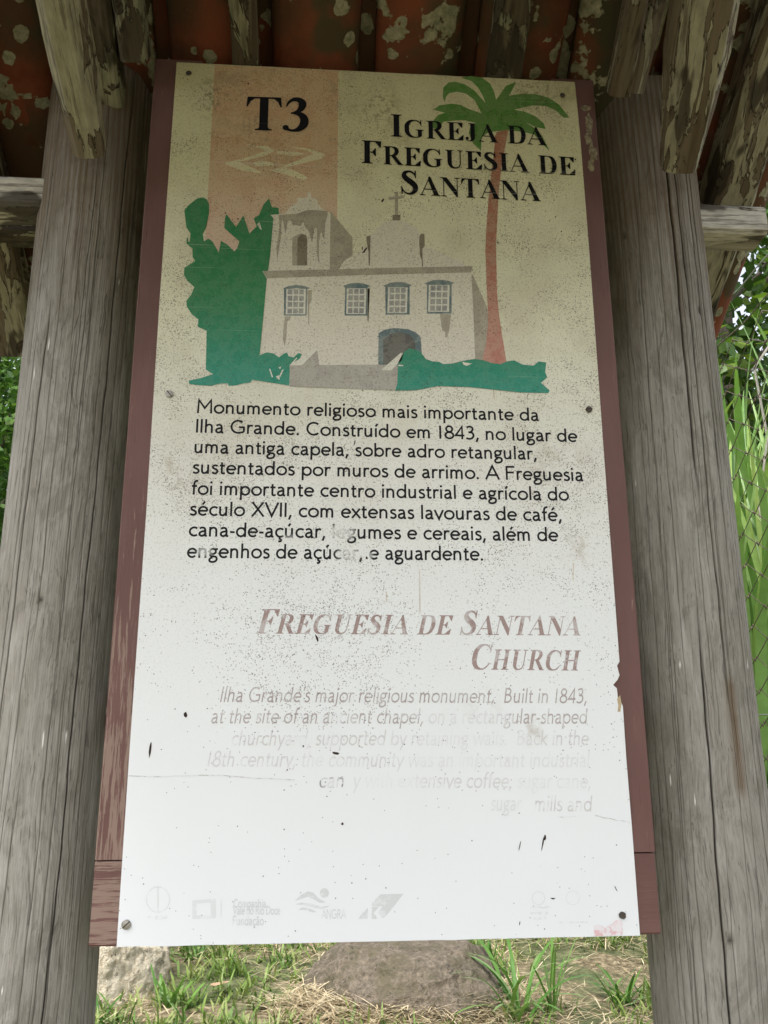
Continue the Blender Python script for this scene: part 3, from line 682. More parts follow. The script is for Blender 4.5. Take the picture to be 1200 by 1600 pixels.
prt('printed_window_hood', [c5([(252,187),(300,165),(375,153),(450,162),(505,180),(480,196),(380,182),(275,196)]), c5([(815,162),(880,140),(940,132),(1000,138),(1070,160),(1045,178),(940,168),(835,180)]),
    c6([(163,97),(230,68),(290,62),(350,65),(420,90),(400,102),(290,95),(185,108)]), c6([(533,74),(600,48),(665,42),(740,50),(800,70),(775,84),(665,75),(555,88)])], I_BLUE, split=True)
wins = [(400+285/6, 420+190/6, 400+468/6, 420+428/6), (400+852/6, 420+185/6, 400+1034/6, 420+426/6), (570+208/5.714, 430+110/5.714, 570+382/5.714, 430+338/5.714), (570+572/5.714, 430+88/5.714, 570+758/5.714, 430+328/5.714)]
bars, panes = [], []
for (a, b0, c, d) in wins:
    sk = -(d-b0)*.03
    q = lambda u, v: (a+(c-a)*u + sk*(v)*.9, b0+(d-b0)*v)
    bars.append([q(0,0), q(1,0), q(1,1), q(0,1)])
    for i in range(3):
        for j in range(4):
            u0, u1 = .085+i*.29, .085+i*.29+.235; v0, v1 = .02+j*.25, .02+j*.25+.195
            panes.append([q(u0,v0), q(u1,v0), q(u1,v1), q(u0,v1)])
prt('printed_window_bars', bars, I_BAR, split=True); prt('printed_window_pane', panes, I_PANE, split=True)
prt('printed_door_frame', [c6([(120,800),(122,520),(170,490),(240,475),(310,475),(390,485),(460,515),(500,555),(508,700),(508,820)])], I_BLUE)
prt('printed_doorway', [c6([(165,800),(165,580),(220,530),(300,510),(400,530),(450,590),(455,800)])], I_DOOR)
prt('printed_bush', [c1([(108,215),(150,170),(215,118),(270,106),(305,125),(325,170),(325,240),(300,370),(268,435),(278,500),(318,475),(355,500),(410,600),(430,495),(490,530),(550,590),(575,560),(595,500),(460,380),(465,300),(478,255),(565,372),(630,268),(685,430),(750,365),(722,295),(770,265),(810,170),(860,115),(885,195),(945,200),(948,258),(870,262),(898,292),(868,640),(850,762),(800,765),(838,830)])
    + c2([(840,30),(815,300),(775,715),(840,690),(900,700),(950,735),(985,705),(1020,690),(1035,725),(1080,735),(1120,697),(1155,705),(1130,750),(1045,800),(1040,985),(710,935),(690,960),(640,965),(560,985),(497,988),(495,967),(430,968),(340,988),(200,980),(145,970),(145,942),(250,920),(360,885),(295,842),(303,497),(225,463),(228,395),(170,350),(125,280),(122,230),(165,175),(192,108),(140,60)])
    + c1([(130,850),(100,800),(103,735),(200,675),(178,640),(175,562),(122,520),(125,475),(135,460),(138,505),(150,505),(160,430),(122,375),(105,240)])], I_GREEN)
prt('printed_bush_gap', [c1([(752,345),(775,330),(795,398),(780,390)]), c2([(860,840),(870,835),(895,910),(885,915)]), c2([(945,825),(970,815),(958,840)]), c2([(975,850),(992,840),(960,910),(950,905)]), c2([(920,905),(950,895),(955,935),(940,930)]), c2([(1050,795),(1075,770),(1105,735),(1110,745),(1080,780)])], I_BAR, split=True)
prt('printed_base_wall', [[(452.5,571),(592,570),(622,571),(622,600),(616,610),(452.5,604)], c5([(430,906),(575,762),(592,890),(592,910)])], I_BASE)
prt('printed_ramp_top', [c5([(325,905),(540,760),(572,760),(430,906)]), c6([(145,848),(320,695),(345,695),(330,760),(235,850)])], I_BAR, split=True)
prt('printed_hedge', [c6([(298,780),(345,690),(400,652),(460,670),(500,690),(545,750),(600,770),(660,775),(700,795),(780,790),(880,765),(980,750),(1060,760),(1130,785)]) + cR([(545,868),(575,855),(610,850),(650,870),(700,875),(725,855),(760,860),(755,905),(765,930),(735,955),(775,990),(770,1003),(640,1000),(400,975),(250,970),(150,990),(52,992),(62,960)])], I_GREEN)
prt('printed_hedge_gap', [c6([(870,775),(900,782),(960,790),(910,812),(880,800)]), c6([(300,800),(345,803),(340,815),(302,812)])], I_BAR, split=True)

# ---- lettering -------------------------------------------------------------
HS = .047
def disc(x, y, r): return ('P', [(x+r*math.cos(a), y+r*math.sin(a)) for a in np.linspace(0, 2*math.pi, 12, endpoint=False)])
def L(*p): return ('L', p)
def C(*p): return ('C', p)
def E(cx, cy, rx, ry, a0=0, a1=360):
    n = max(8, int(abs(a1-a0)/13)); return ('L', [(cx+rx*math.cos(rad(a0+(a1-a0)*i/n)), cy+ry*math.sin(rad(a0+(a1-a0)*i/n))) for i in range(n+1)])
_a = [C((.075,.365),(.13,.402),(.215,.412),(.29,.38),(.325,.28)), L((.325,.29),(.325,.08)), C((.325,.10),(.34,.04),(.41,.035)), C((.325,.255),(.20,.235),(.10,.19),(.075,.115),(.115,.05),(.19,.03),(.27,.06),(.325,.13))]
_c = [E(.265,.225,.195,.19,48,312)]
_e = [E(.25,.225,.19,.19,0,318), L((.06,.23),(.44,.23))]
_u = [C((.085,.45),(.085,.3),(.088,.16),(.12,.06),(.20,.035),(.29,.07),(.36,.16)), L((.36,.45),(.36,0))]
_o = [E(.265,.225,.205,.19)]
def acute(x): return L((x-.05,.53),(x+.05,.66))
G = {'a': (.45,_a), 'b': (.53,[L((.09,0),(.09,.68)), E(.28,.225,.185,.19)]), 'c': (.43,_c), 'ç': (.43,_c+[C((.25,.03),(.24,-.05),(.31,-.10),(.28,-.17),(.18,-.18))]),
 'd': (.53,[L((.43,0),(.43,.68)), E(.245,.225,.185,.19)]), 'e': (.49,_e), 'é': (.49,_e+[acute(.27)]), 'f': (.29,[C((.31,.655),(.24,.665),(.17,.62),(.14,.52),(.135,.40)), L((.135,.5),(.135,0)), L((.03,.415),(.27,.415))]),
 'g': (.45,[E(.20,.30,.135,.115), L((.29,.40),(.42,.415)), C((.11,.21),(.075,.14),(.13,.085),(.24,.07),(.34,.05),(.385,-.03),(.35,-.13),(.22,-.18),(.09,-.16),(.055,-.08),(.12,.0),(.2,.02))]),
 'h': (.49,[L((.09,0),(.09,.68)), C((.09,.30),(.15,.385),(.25,.412),(.34,.37),(.365,.27)), L((.365,.28),(.365,0))]),
 'i': (.20,[L((.09,0),(.09,.45)), disc(.09,.60,.058)]), 'í': (.20,[L((.09,0),(.09,.45)), acute(.12)]),
 'j': (.21,[C((.10,.45),(.10,.1),(.09,-.08),(.02,-.17)), disc(.10,.60,.058)]), 'l': (.20,[L((.09,0),(.09,.68))]),
 'k': (.45,[L((.09,0),(.09,.68)), L((.40,.45),(.13,.24),(.42,0))]),
 'm': (.715,[L((.09,0),(.09,.45)), C((.09,.30),(.14,.385),(.22,.412),(.31,.37),(.335,.27)), L((.335,.28),(.335,0)), C((.335,.30),(.39,.385),(.475,.412),(.56,.37),(.585,.27)), L((.585,.28),(.585,0))]),
 'n': (.50,[L((.09,0),(.09,.45)), C((.09,.30),(.15,.385),(.25,.412),(.34,.37),(.37,.27)), L((.37,.28),(.37,0))]),
 'o': (.53,_o), 'ã': (.45,_a+[C((.1,.55),(.17,.60),(.25,.55),(.33,.59))]), 'p': (.53,[L((.09,-.22),(.09,.45)), E(.28,.225,.185,.19)]), 'r': (.33,[L((.09,0),(.09,.45)), C((.09,.28),(.14,.38),(.22,.412),(.31,.395))]),
 's': (.36,[C((.30,.385),(.24,.41),(.16,.412),(.09,.37),(.10,.29),(.18,.245),(.27,.195),(.295,.12),(.25,.05),(.16,.032),(.05,.07))]),
 't': (.31,[L((.13,.57),(.13,.12)), C((.13,.14),(.14,.06),(.19,.035),(.28,.05)), L((.03,.41),(.27,.41))]), 'u': (.49,_u), 'ú': (.49,_u+[acute(.24)]),
 'v': (.43,[L((.02,.45),(.215,.02),(.41,.45))]), 'w': (.66,[L((.02,.45),(.17,.02),(.33,.43),(.49,.02),(.64,.45))]), 'x': (.43,[L((.03,.45),(.40,0)), L((.39,.45),(.03,0))]), 'y': (.43,[L((.03,.45),(.22,.03)), L((.40,.45),(.13,-.21))]),
 'M': (.79,[L((.09,0),(.115,.66),(.395,.26),(.675,.66),(.70,0))]), 'I': (.21,[L((.10,0),(.10,.68))]), 'G': (.74,[E(.37,.34,.30,.30,48,292), L((.42,.32),(.64,.32),(.64,.09)), C((.48,.062),(.57,.07),(.64,.10))]),
 'C': (.66,[E(.37,.34,.30,.30,46,314)]), 'X': (.62,[L((.05,.68),(.57,0)), L((.55,.68),(.05,0))]), 'V': (.62,[L((.02,.68),(.31,.03),(.60,.68))]), 'A': (.66,[L((.02,0),(.33,.66),(.64,0)), L((.14,.22),(.52,.22))]),
 'F': (.52,[L((.10,0),(.10,.68)), L((.10,.64),(.48,.64)), L((.10,.36),(.44,.36))]), 'B': (.56,[L((.10,0),(.10,.68)), C((.10,.64),(.30,.63),(.39,.51),(.30,.38),(.10,.365)), C((.10,.365),(.34,.35),(.44,.2),(.33,.06),(.10,.04))]),
 'R': (.58,[L((.10,0),(.10,.68)), C((.10,.64),(.32,.63),(.42,.50),(.32,.36),(.10,.34)), L((.26,.34),(.52,0))]), 'D': (.70,[L((.10,0),(.10,.68)), C((.10,.64),(.34,.62),(.58,.5),(.60,.25),(.42,.07),(.10,.04))]),
 'N': (.70,[L((.10,0),(.10,.66),(.60,.02),(.60,.68))]), '1': (.34,[L((.16,0),(.16,.66))]), '8': (.5,[E(.25,.50,.145,.14), E(.25,.185,.19,.155)]), '4': (.5,[L((.36,0),(.36,.64),(.05,.19),(.47,.19))]),
 '3': (.48,[C((.08,.60),(.2,.645),(.33,.61),(.36,.5),(.29,.385),(.16,.355)), C((.16,.355),(.33,.34),(.40,.2),(.32,.06),(.17,.03),(.05,.07))]),
 '.': (.21,[disc(.09,.05,.06)]), ',': (.21,[L((.13,.10),(.05,-.12))]), "'": (.16,[L((.08,.68),(.08,.50))]), '-': (.28,[L((.04,.22),(.24,.22))]), ' ': (.25,[])}
def strip(pts, hw, n=None):
    P = [np.array(p[:2], float) for p in pts]; Wd = [p[2]/2 if len(p) > 2 else hw for p in pts]; l_, r_ = [], []
    N = len(P)
    for i in range(N):
        a = P[max(i-1, 0)]; b_ = P[min(i+1, N-1)]
        if 0 < i < N-1:
            d1 = (P[i]-a); d2 = (b_-P[i]); d1 = d1/(np.linalg.norm(d1)+1e-9); d2 = d2/(np.linalg.norm(d2)+1e-9)
            d = d1+d2; nn_ = np.linalg.norm(d)
            if nn_ < .2: d = d1; k = 1
            else: d = d/nn_; k = min(1/max(.3, float(np.dot(d, d1))), 2.4)
        else:
            d = b_-a; d = d/(np.linalg.norm(d)+1e-9); k = 1
        nv = np.array([-d[1], d[0]])
        l_.append(P[i]+nv*Wd[i]*k); r_.append(P[i]-nv*Wd[i]*k)
    return [[tuple(l_[i]), tuple(l_[i+1]), tuple(r_[i+1]), tuple(r_[i])] for i in range(N-1)]
def gill(chh, hs):
    adv, prims = G[chh]; out = []
    for ty, p in prims:
        if ty == 'P': out.append([p])
        elif ty == 'L': out.append(strip(p, hs))
        else: out.append(strip(catmull(p, 5), hs))
    return adv, out
# bold roman capitals, cap height 1
def stem(x0_, x1_, b_=True, t_=True, ov=.11, h=1):
    P = []
    P.append([(x0_, .0), (x1_, .0), (x1_, h), (x0_, h)])
    if b_: P.append([(x0_-ov, 0), (x1_+ov, 0), (x1_+ov, .032), (x1_+.02, .055), (x1_, .10), (x0_, .10), (x0_-.02, .055), (x0_-ov, .032)])
    if t_: P.append([(x0_-ov, h), (x0_-ov, h-.032), (x0_-.02, h-.055), (x0_, h-.10), (x1_, h-.10), (x1_+.02, h-.055), (x1_+ov, h-.032), (x1_+ov, h)])
    return [[p] for p in P]
def V_(*p): return strip(catmull(p, 7), 0)
def Q(*p): return [list(p)]
_topbar = [Q((.3,.955),(.84,.955),(.84,1),(.3,1)), Q((.60,.955),(.79,.71),(.83,.71),(.85,.97),(.84,.99))]
_mid = [Q((.36,.475),(.60,.475),(.60,.525),(.36,.525)), Q((.46,.51),(.60,.33),(.635,.33),(.635,.68),(.60,.68),(.46,.49))]
T = {'I': (.56, stem(.17,.39)), 'F': (.88, stem(.17,.39)+_topbar+_mid),
 'E': (.94, stem(.17,.39)+_topbar+_mid+[Q((.3,0),(.86,0),(.86,.045),(.3,.045)), Q((.58,.045),(.84,.30),(.89,.30),(.86,.0),(.8,.02))]),
 'R': (1.06, stem(.17,.39)+[V_((.36,.975,.05),(.52,.97,.07),(.68,.89,.17),(.735,.74,.215),(.66,.58,.17),(.50,.51,.06),(.36,.495,.05)), Q((.44,.50),(.66,.50),(1.00,.05),(1.07,.035),(1.07,0),(.80,0))]),
 'D': (1.05, stem(.17,.39)+[V_((.36,.975,.05),(.58,.965,.06),(.78,.85,.17),(.87,.5,.235),(.78,.15,.17),(.58,.035,.06),(.36,.025,.05))]),
 'G': (1.10, [V_((.90,.68,.02),(.86,.80,.04),(.74,.93,.06),(.56,.975,.055),(.33,.90,.15),(.19,.70,.22),(.175,.5,.23),(.19,.30,.22),(.33,.10,.15),(.56,.02,.055),(.76,.05,.06),(.88,.09,.05)), Q((.875,1.01),(.905,1.01),(.915,.67),(.885,.67),(.83,.82)), Q((.73,.05),(.93,.10),(.93,.46),(.73,.46)), Q((.62,.46),(1.03,.46),(1.03,.432),(.95,.41),(.93,.36),(.73,.36),(.71,.41),(.62,.432))]),
 'C': (1.02, [V_((.90,.68,.02),(.86,.80,.04),(.74,.93,.06),(.56,.975,.055),(.33,.90,.15),(.19,.70,.22),(.175,.5,.23),(.19,.30,.22),(.33,.10,.15),(.56,.02,.055),(.76,.07,.06),(.93,.24,.035)), Q((.875,1.01),(.905,1.01),(.915,.67),(.885,.67),(.83,.82))]),
 'J': (.70, stem(.30,.52,False,True)[:0]+[Q((.30,.25),(.52,.25),(.52,1),(.30,1)), Q((.19,1),(.19,.968),(.28,.945),(.30,.90),(.52,.90),(.54,.945),(.63,.968),(.63,1)), V_((.41,.27,.22),(.40,.14,.2),(.33,.03,.10),(.20,.0,.05),(.10,.05,.05),(.09,.12,.06)), [disc(.12,.14,.085)[1]]]),
 'A': (.99, [Q((.06,.03),(.10,.03),(.47,.86),(.49,.98),(.44,.90)), Q((.44,1.0),(.52,1.0),(.93,.06),(.93,0),(.68,0),(.68,.06),(.42,.78),(.42,.92)), Q((.24,.30),(.62,.30),(.62,.35),(.24,.35)), Q((-.01,0),(.29,0),(.29,.032),(.16,.06),(.09,.06),(-.01,.032)), Q((.58,0),(1.01,0),(1.01,.032),(.90,.07),(.70,.07),(.58,.032))]),
 'S': (.78, [V_((.62,.70,.02),(.58,.83,.05),(.48,.94,.075),(.34,.965,.09),(.20,.90,.15),(.17,.77,.20),(.28,.63,.22),(.46,.50,.235),(.59,.36,.22),(.60,.20,.19),(.50,.07,.12),(.36,.025,.08),(.22,.06,.06),(.11,.19,.04),(.08,.31,.02)), Q((.595,1.01),(.63,1.01),(.64,.68),(.61,.68),(.56,.84)), Q((.055,-.01),(.09,-.01),(.12,.14),(.08,.33),(.05,.33))]),
 'U': (1.06, [Q((.19,.35),(.41,.35),(.41,1),(.19,1)), Q((.08,1),(.08,.968),(.17,.945),(.19,.90),(.41,.90),(.43,.945),(.52,.968),(.52,1)), V_((.30,.37,.22),(.315,.22,.20),(.40,.08,.13),(.57,.025,.07),(.76,.09,.06),(.835,.28,.05),(.84,.5,.05),(.84,.96,.05)), Q((.70,1),(.70,.968),(.80,.95),(.88,.95),(.98,.968),(.98,1))]),
 'N': (1.03, [Q((.17,.03),(.21,.03),(.21,.95),(.17,.95)), Q((.02,1),(.02,.968),(.12,.94),(.17,.88),(.82,-.02),(.88,-.02),(.88,.28),(.34,1)), Q((.84,-.02),(.88,-.02),(.88,.96),(.84,.96)), Q((.04,0),(.34,0),(.34,.032),(.21,.055),(.17,.055),(.04,.032)), Q((.71,1),(.71,.968),(.83,.945),(.89,.945),(1.01,.968),(1.01,1))]),
 'T': (.95, stem(.37,.59,True,False,.11)+[Q((.06,.95),(.90,.95),(.90,1),(.06,1)), Q((.03,.70),(.06,.70),(.13,.86),(.24,.955),(.06,.99),(.05,1)), Q((.93,.70),(.90,.70),(.83,.86),(.72,.955),(.90,.99),(.91,1))]),
 'H': (1.12, stem(.17,.39)+stem(.74,.96)+[Q((.36,.47),(.77,.47),(.77,.53),(.36,.53))]),
 '3': (.72, [V_((.10,.73,.03),(.16,.86,.07),(.28,.95,.11),(.42,.94,.15),(.51,.84,.20),(.48,.69,.17),(.37,.58,.09),(.22,.525,.03)), V_((.22,.545,.03),(.42,.52,.13),(.55,.40,.20),(.555,.22,.215),(.44,.07,.15),(.28,.015,.07),(.14,.05,.08),(.07,.10,.10)), [disc(.095,.095,.08)[1]]]), ' ': (.36, [])}
def text_line(text, x0_, x1_, z, size, mat, style='gill', slant=0.0, hs=HS, small=.8, name='lettering', z1=None, cap=None):
    """lettering fitted between x0_ and x1_ (panel coordinates) on a baseline from z to z1"""
    z1 = z if z1 is None else z1; polys = []; pen = 0
    for i, chh in enumerate(text):
        if style == 'gill':
            adv, prims = gill(chh, hs); sc = 1
        else:
            big = chh.isupper() or chh.isdigit(); adv, prims = T[chh.upper()]; sc = 1 if (big or chh == ' ') else small; adv *= sc
        for pr in prims:
            for pol in pr: polys.append(([(pen+(x_+slant*y_)*sc, y_*sc) for x_, y_ in pol], i))
        pen += adv
    xs = [x_ for p, _ in polys for x_, _y in p]; mn = min(xs); mx = max(xs)
    if x1_ is None: x1_ = x0_ + (mx-mn)*size
    fx = (x1_-x0_)/(mx-mn); y = -.00008 - (Print.lay+1)*.00002; V, F = [], []; last = -1; k = 0
    for p, gi in polys:
        if gi != last: k = 0; last = gi
        k += 1; b0 = len(V)
        for x_, y_ in p:
            X = x0_+(x_-mn)*fx; V.append((X, y-k*4e-6, z+(z1-z)*(X-x0_)/(x1_-x0_)+y_*size))
        F.append(tuple(range(b0, b0+len(p))))
    o = mesh_obj(name, V, F, mat, board)
    bm = bmesh.new(); bm.from_mesh(o.data); bmesh.ops.triangulate(bm, faces=bm.faces, ngon_method='EAR_CLIP')
    for f in bm.faces:
        if f.normal.y > 0: f.normal_flip()
    bm.to_mesh(o.data); bm.free(); return o
def line(text, a, b, size, mat, **kw):
    p, q = PP(*a), PP(*b); return text_line(text, p[0], q[0], p[1], size, mat, z1=q[1], **kw)
ttl = dict(style='times', name='title_lettering')
line('T3', (383.6,203.4), (482,206), .0572, I_BLACK, **ttl)
line('Igreja da', (611,213.5), (854.7,227.7), .0385, I_BLACK, **ttl)
line('Freguesia de', (565,255), (899.5,274.5), .0385, I_BLACK, **ttl)
line('Santana', (627,303.5), (845.4,315), .0395, I_BLACK, **ttl)
Print.lay = 0      # from here on the prints lie straight on the sheet
body = [("Monumento religioso mais importante da", (307.6,645.6), (842,658)), ("Ilha Grande. Construído em 1843, no lugar de", (306,676), (903,691)),
 ("uma antiga capela, sobre adro retangular,", (303.5,708), (839,718.5)), ("sustentados por muros de arrimo. A Freguesia", (301,740), (911.5,752)),
 ("foi importante centro industrial e agrícola do", (299,773), (889.6,782.5)), ("século XVII, com extensas lavouras de café,", (296.7,805.5), (878,814.6)),
 ("cana-de-açúcar, legumes e cereais, além de", (294.6,838), (873,846)), ("engenhos de açúcar, e aguardente.", (291.7,871.5), (755,876))]
for s_, a, b_ in body: line(s_, a, b_, .0282, I_BODY, name='portuguese_lettering')
I_HEAD = ink('mauve_heading_ink', (.30,.205,.19), None, op=.93, wear=.38, wscale=38, wlo=.40)
line('Freguesia de Santana', (399.5,989.9), (906.8,993), .0305, I_HEAD, style='times', slant=.27, name='english_heading_lettering')
line('Church', (737.6,1046), (909.8,1048), .0315, I_HEAD, style='times', slant=.27, name='english_heading_lettering')
eng = [("Ilha Grande's major religious monument.  Built in 1843,", (343.7,1097), (916.7,1099), .80, .35, []),
 ("at the site of an ancient chapel, on a rectangular-shaped", (330,1130.4), (919.6,1131), .72, .55, [PP(745,1122)+(.03,.75), PP(690,1122)+(.02,.6), PP(525,1122)+(.008,.8)]),
 ("churchyard, supported by retaining walls.  Back in the", (361.7,1165), (920.8,1164.5), .48, .65, [PP(740,1158)+(.07,.7), PP(467,1160)+(.012,.9), PP(365,1160)+(.006,.8)]),
 ("18th century, the community was an important industrial", (324,1198), (923,1199), .40, .70, [PP(720,1192)+(.06,.65), PP(495,1192)+(.02,.5), PP(880,1192)+(.05,.5)]),
 ("y with extensive coffee, sugar cane,", (552,1231), (923,1232), .40, .85, [PP(610,1226)+(.035,.8), PP(860,1226)+(.045,.65)]),
 ("mills and", (835,1267.5), (927,1268), .50, .85, [PP(835,1262)+(.006,.9)])]
for i, (s_, a, b_, op, wr, sp_) in enumerate(eng):
    mt_ = ink('mauve_text_ink', (.25,.17,.155), None, op=op*(.9 if i < 2 else .68), wear=wr*.85, wscale=34+i*3, spots=sp_, wlo=.405)
    line(s_, a, b_, .0272, mt_, slant=.2, hs=.036, name='english_lettering')
I_F1 = ink('faded_grey_ink', (.28,.28,.27), None, op=.32, wear=.5, wscale=60, wlo=.40)
I_F2 = ink('ghost_ink', (.40,.40,.40), None, op=.24, wear=.6, wscale=60, wlo=.40)
line("can", (499,1231), (537,1231), .0272, ink('mauve_text_remnant', (.12,.09,.08), None, op=.7, wear=.85, wscale=50), slant=.2, hs=.04, name='english_lettering')
line("sugar", (767,1267), (816,1267), .0272, I_F2, slant=.2, hs=.04, name='english_lettering')
# footer emblems, almost washed out
c9 = lambda p: cr(430, 1360, 4.615, p); c0 = lambda p: cr(190, 1360, 4.615, p)
def ringp(cx, cy, rx, ry, w, f, n=36, a0=0, a1=2*math.pi):
    o_ = [(cx+rx*math.cos(a0+(a1-a0)*i/n), cy+ry*math.sin(a0+(a1-a0)*i/n)) for i in range(n+1)]; q = [(cx+(rx-w)*math.cos(a0+(a1-a0)*i/n), cy+(ry-w)*math.sin(a0+(a1-a0)*i/n)) for i in range(n+1)]
    return [f([o_[i], o_[i+1], q[i+1], q[i]]) for i in range(n)]
prt('swimmer_emblem', [c9([(140,222),(180,180),(235,150),(275,160),(310,200),(365,230),(320,235),(270,205),(235,190),(190,205)]), c9([(145,245),(190,232),(270,240),(330,262),(390,255),(408,245),(385,262),(330,280),(260,265),(200,248)]), c9([(165,285),(200,265),(250,275),(300,300),(270,303),(220,285)]),
    c9([(355+33*math.cos(a), 163+35*math.sin(a)) for a in np.linspace(0, 2*math.pi, 20, endpoint=False)])], I_F1)
line("ANGRA", (430+332/4.615, 1360+345/4.615), (430+512/4.615, 1360+347/4.615), .0135 if False else .0125, I_F1, name='faded_lettering', hs=.04) if False else None
G['Á'] = G['A']
line("ANGRA", (502, 1435.5), (541, 1435.5), .0148, I_F1, name='faded_lettering', hs=.05)
prt('chevron_emblem', [c9([(600,350),(668,350),(668,270),(615,325)]), c9([(697,255),(697,235),(760,172),(925,168),(870,240),(795,335),(770,345),(740,300),(775,262)]), c9([(695,350),(697,262),(750,262),(712,305),(740,350)])], I_F1)
prt('round_emblem', ringp(263, 210, 88, 96, 9, c0) + [c0([(257,120),(267,120),(267,300),(257,300)])], I_F2, seq=False)
prt('square_emblem', [c0([(510,215),(680,205),(680,230),(510,240)]), c0([(510,240),(540,240),(540,350),(510,350)]), c0([(640,232),(680,230),(680,345),(645,345)]), c0([(540,325),(645,325),(645,347),(540,349)]), c0([(715,200),(722,200),(722,345),(715,345)])], I_F2)
line("Companhia", (190+805/4.615, 1360+268/4.615), (190+1040/4.615, 1360+268/4.615), .0135, I_F1, name='faded_lettering', hs=.055)
line("Vale do Rio Doce", (190+800/4.615, 1360+318/4.615), (190+1145/4.615, 1360+318/4.615), .0135, I_F1, name='faded_lettering', hs=.055)
line("Fundação", (190+800/4.615, 1360+395/4.615), (190+1025/4.615, 1360+395/4.615), .0145, I_F1, name='faded_lettering', hs=.055)
ca = lambda p: cr(680, 1360, 4.615, p)
prt('round_emblem', ringp(992, 198, 50, 52, 5, ca), I_F2, seq=False)
prt('round_emblem', ringp(745, 200, 48, 50, 6, ca) + [ca([(690,262),(740,255),(780,265),(820,255),(820,266),(780,276),(740,266),(690,274)])], I_F2, seq=False)
# ghost marks under the emblems: worn-out bars with nothing legible left
prt('worn_emblem_bar', [ca([(688,300),(815,296),(815,318),(688,322)]), ca([(710,335),(800,333),(800,355),(710,357)]), ca([(878,370),(1100,366),(1100,380),(878,384)]), cr(190, 1360, 4.615, [(175,330),(330,325),(330,350),(175,355)])], ink('ghost_grain_ink', (.4,.4,.4), None, op=.22, wear=.95, wscale=160), split=True)
# pink smear at the lower right corner
prt('pink_paint_smear', [[(928,1446),(936,1444),(945,1449),(955,1444),(962,1438),(971,1437),(973,1447),(972.5,1461),(950,1462),(928,1463)]], ink('pink_smear_paint', (.62,.25,.27), None, op=.6, wear=.75, wscale=70))
# hairline cracks in the laminate and chips
I_LINE = ink('hairline_crack_tone', (.25,.23,.2), None, op=.55, wear=.8, wscale=50)
def hair(pts, w=.6):
    P = catmull(pts, 5); random.seed(len(pts)); P = [(p[0], p[1]+random.uniform(-.7, .7)) for p in P]
    return [[(P[i][0], P[i][1]-w), (P[i+1][0], P[i+1][1]-w), (P[i+1][0], P[i+1][1]+w), (P[i][0], P[i][1]+w)] for i in range(len(P)-1)]
prt('hairline_crack', hair([(200,1212),(260,1213),(330,1211),(400,1216),(460,1218)]) + hair([(930,1274),(950,1279),(985,1285)]) + hair([(870,1276),(885,1277),(900,1275)]), I_LINE, seq=False)['kind'] = 'stuff'
I_RUST = ink('rust_drip_tone', (.42,.28,.13), None, op=.55, wear=.3)
prt('rust_drip', [[(602.5,925),(604.5,925),(605,941),(603,941)], [(655,890),(656,890),(657,960),(655,955)], [(895,880),(897,880),(896,910),(894.5,905)], [(770,607),(772,607),(773,625),(771,622)]], I_RUST, split=True)
ch_ = []
def chip(x, y, w, h, a=0):
    n = 9; random.seed(int(x*7+y)); c_, s_ = math.cos(rad(a)), math.sin(rad(a)); o_ = []
    for i in range(n):
        t_ = 2*math.pi*i/n; k = random.uniform(.65, 1.15); u, v = w/2*math.cos(t_)*k, h/2*math.sin(t_)*k
        o_.append((x+u*c_-v*s_, y+u*s_+v*c_))
    ch_.append(o_)
for q in [(234.5,1172,4,24,8), (290,1117,6,9,0), (525,1177,12,5,15), (535,1287,5,5,0), (848,1318,2.6,24,10), (851,1309,4,9,10), (812,1322,1.6,20,10), (962,1388,1.6,11,-25), (864,1404,9,3,5), (812,1443,1.6,8,5), (495,997,3.5,14,-20), (388,131,2.5,4,0), (899,249.5,2.5,2.5,0), (571,390,3,10,35), (568,394,6,3,-20), (566,388,1.6,6,0),
          (554,692,2,10,15), (373,762,1.4,5,0), (564,873,4,4,0), (573,872,4,4,0), (371,1291,2,2,0), (632,1163,2.4,2.4,0), (474,1166,3,3,0), (252,1171,2,2,0), (324,1107,2,2,0), (449,1203,2.5,2.5,0), (598,313,3,7,30), (592,312,2,2,0), (668,523,3,2,0), (778,379,3,3,0), (868,339,2.5,2.5,0), (877,362,2.5,2.5,0), (789,353,2.5,2.5,0), (372,342,3,3,0), (352,333,3,2.5,0), (397,302,2,2,0), (444,1296,2,3,30), (406,703,1.6,2,0), (405,618,2,2,0), (387,1300,1.3,1.3,0), (700,1335,1.5,1.5,0), (520,1330,1.6,1.6,0), (436,1365,1.8,1.8,0), (470,1395,1.6,1.6,0)]:
    chip(*q)
prt('chipped_spot', ch_, M_CHIP, split=True)
mtc = simple('torn_laminate', (.42,.33,.2), .9)
prt('torn_edge', [[(964,1092),(969,1086),(971,1100),(969,1112),(965,1112),(966,1102)]], mtc)
prt('torn_edge', [c3([(0,0),(1,0),(1,1)])], mtc) if False else None

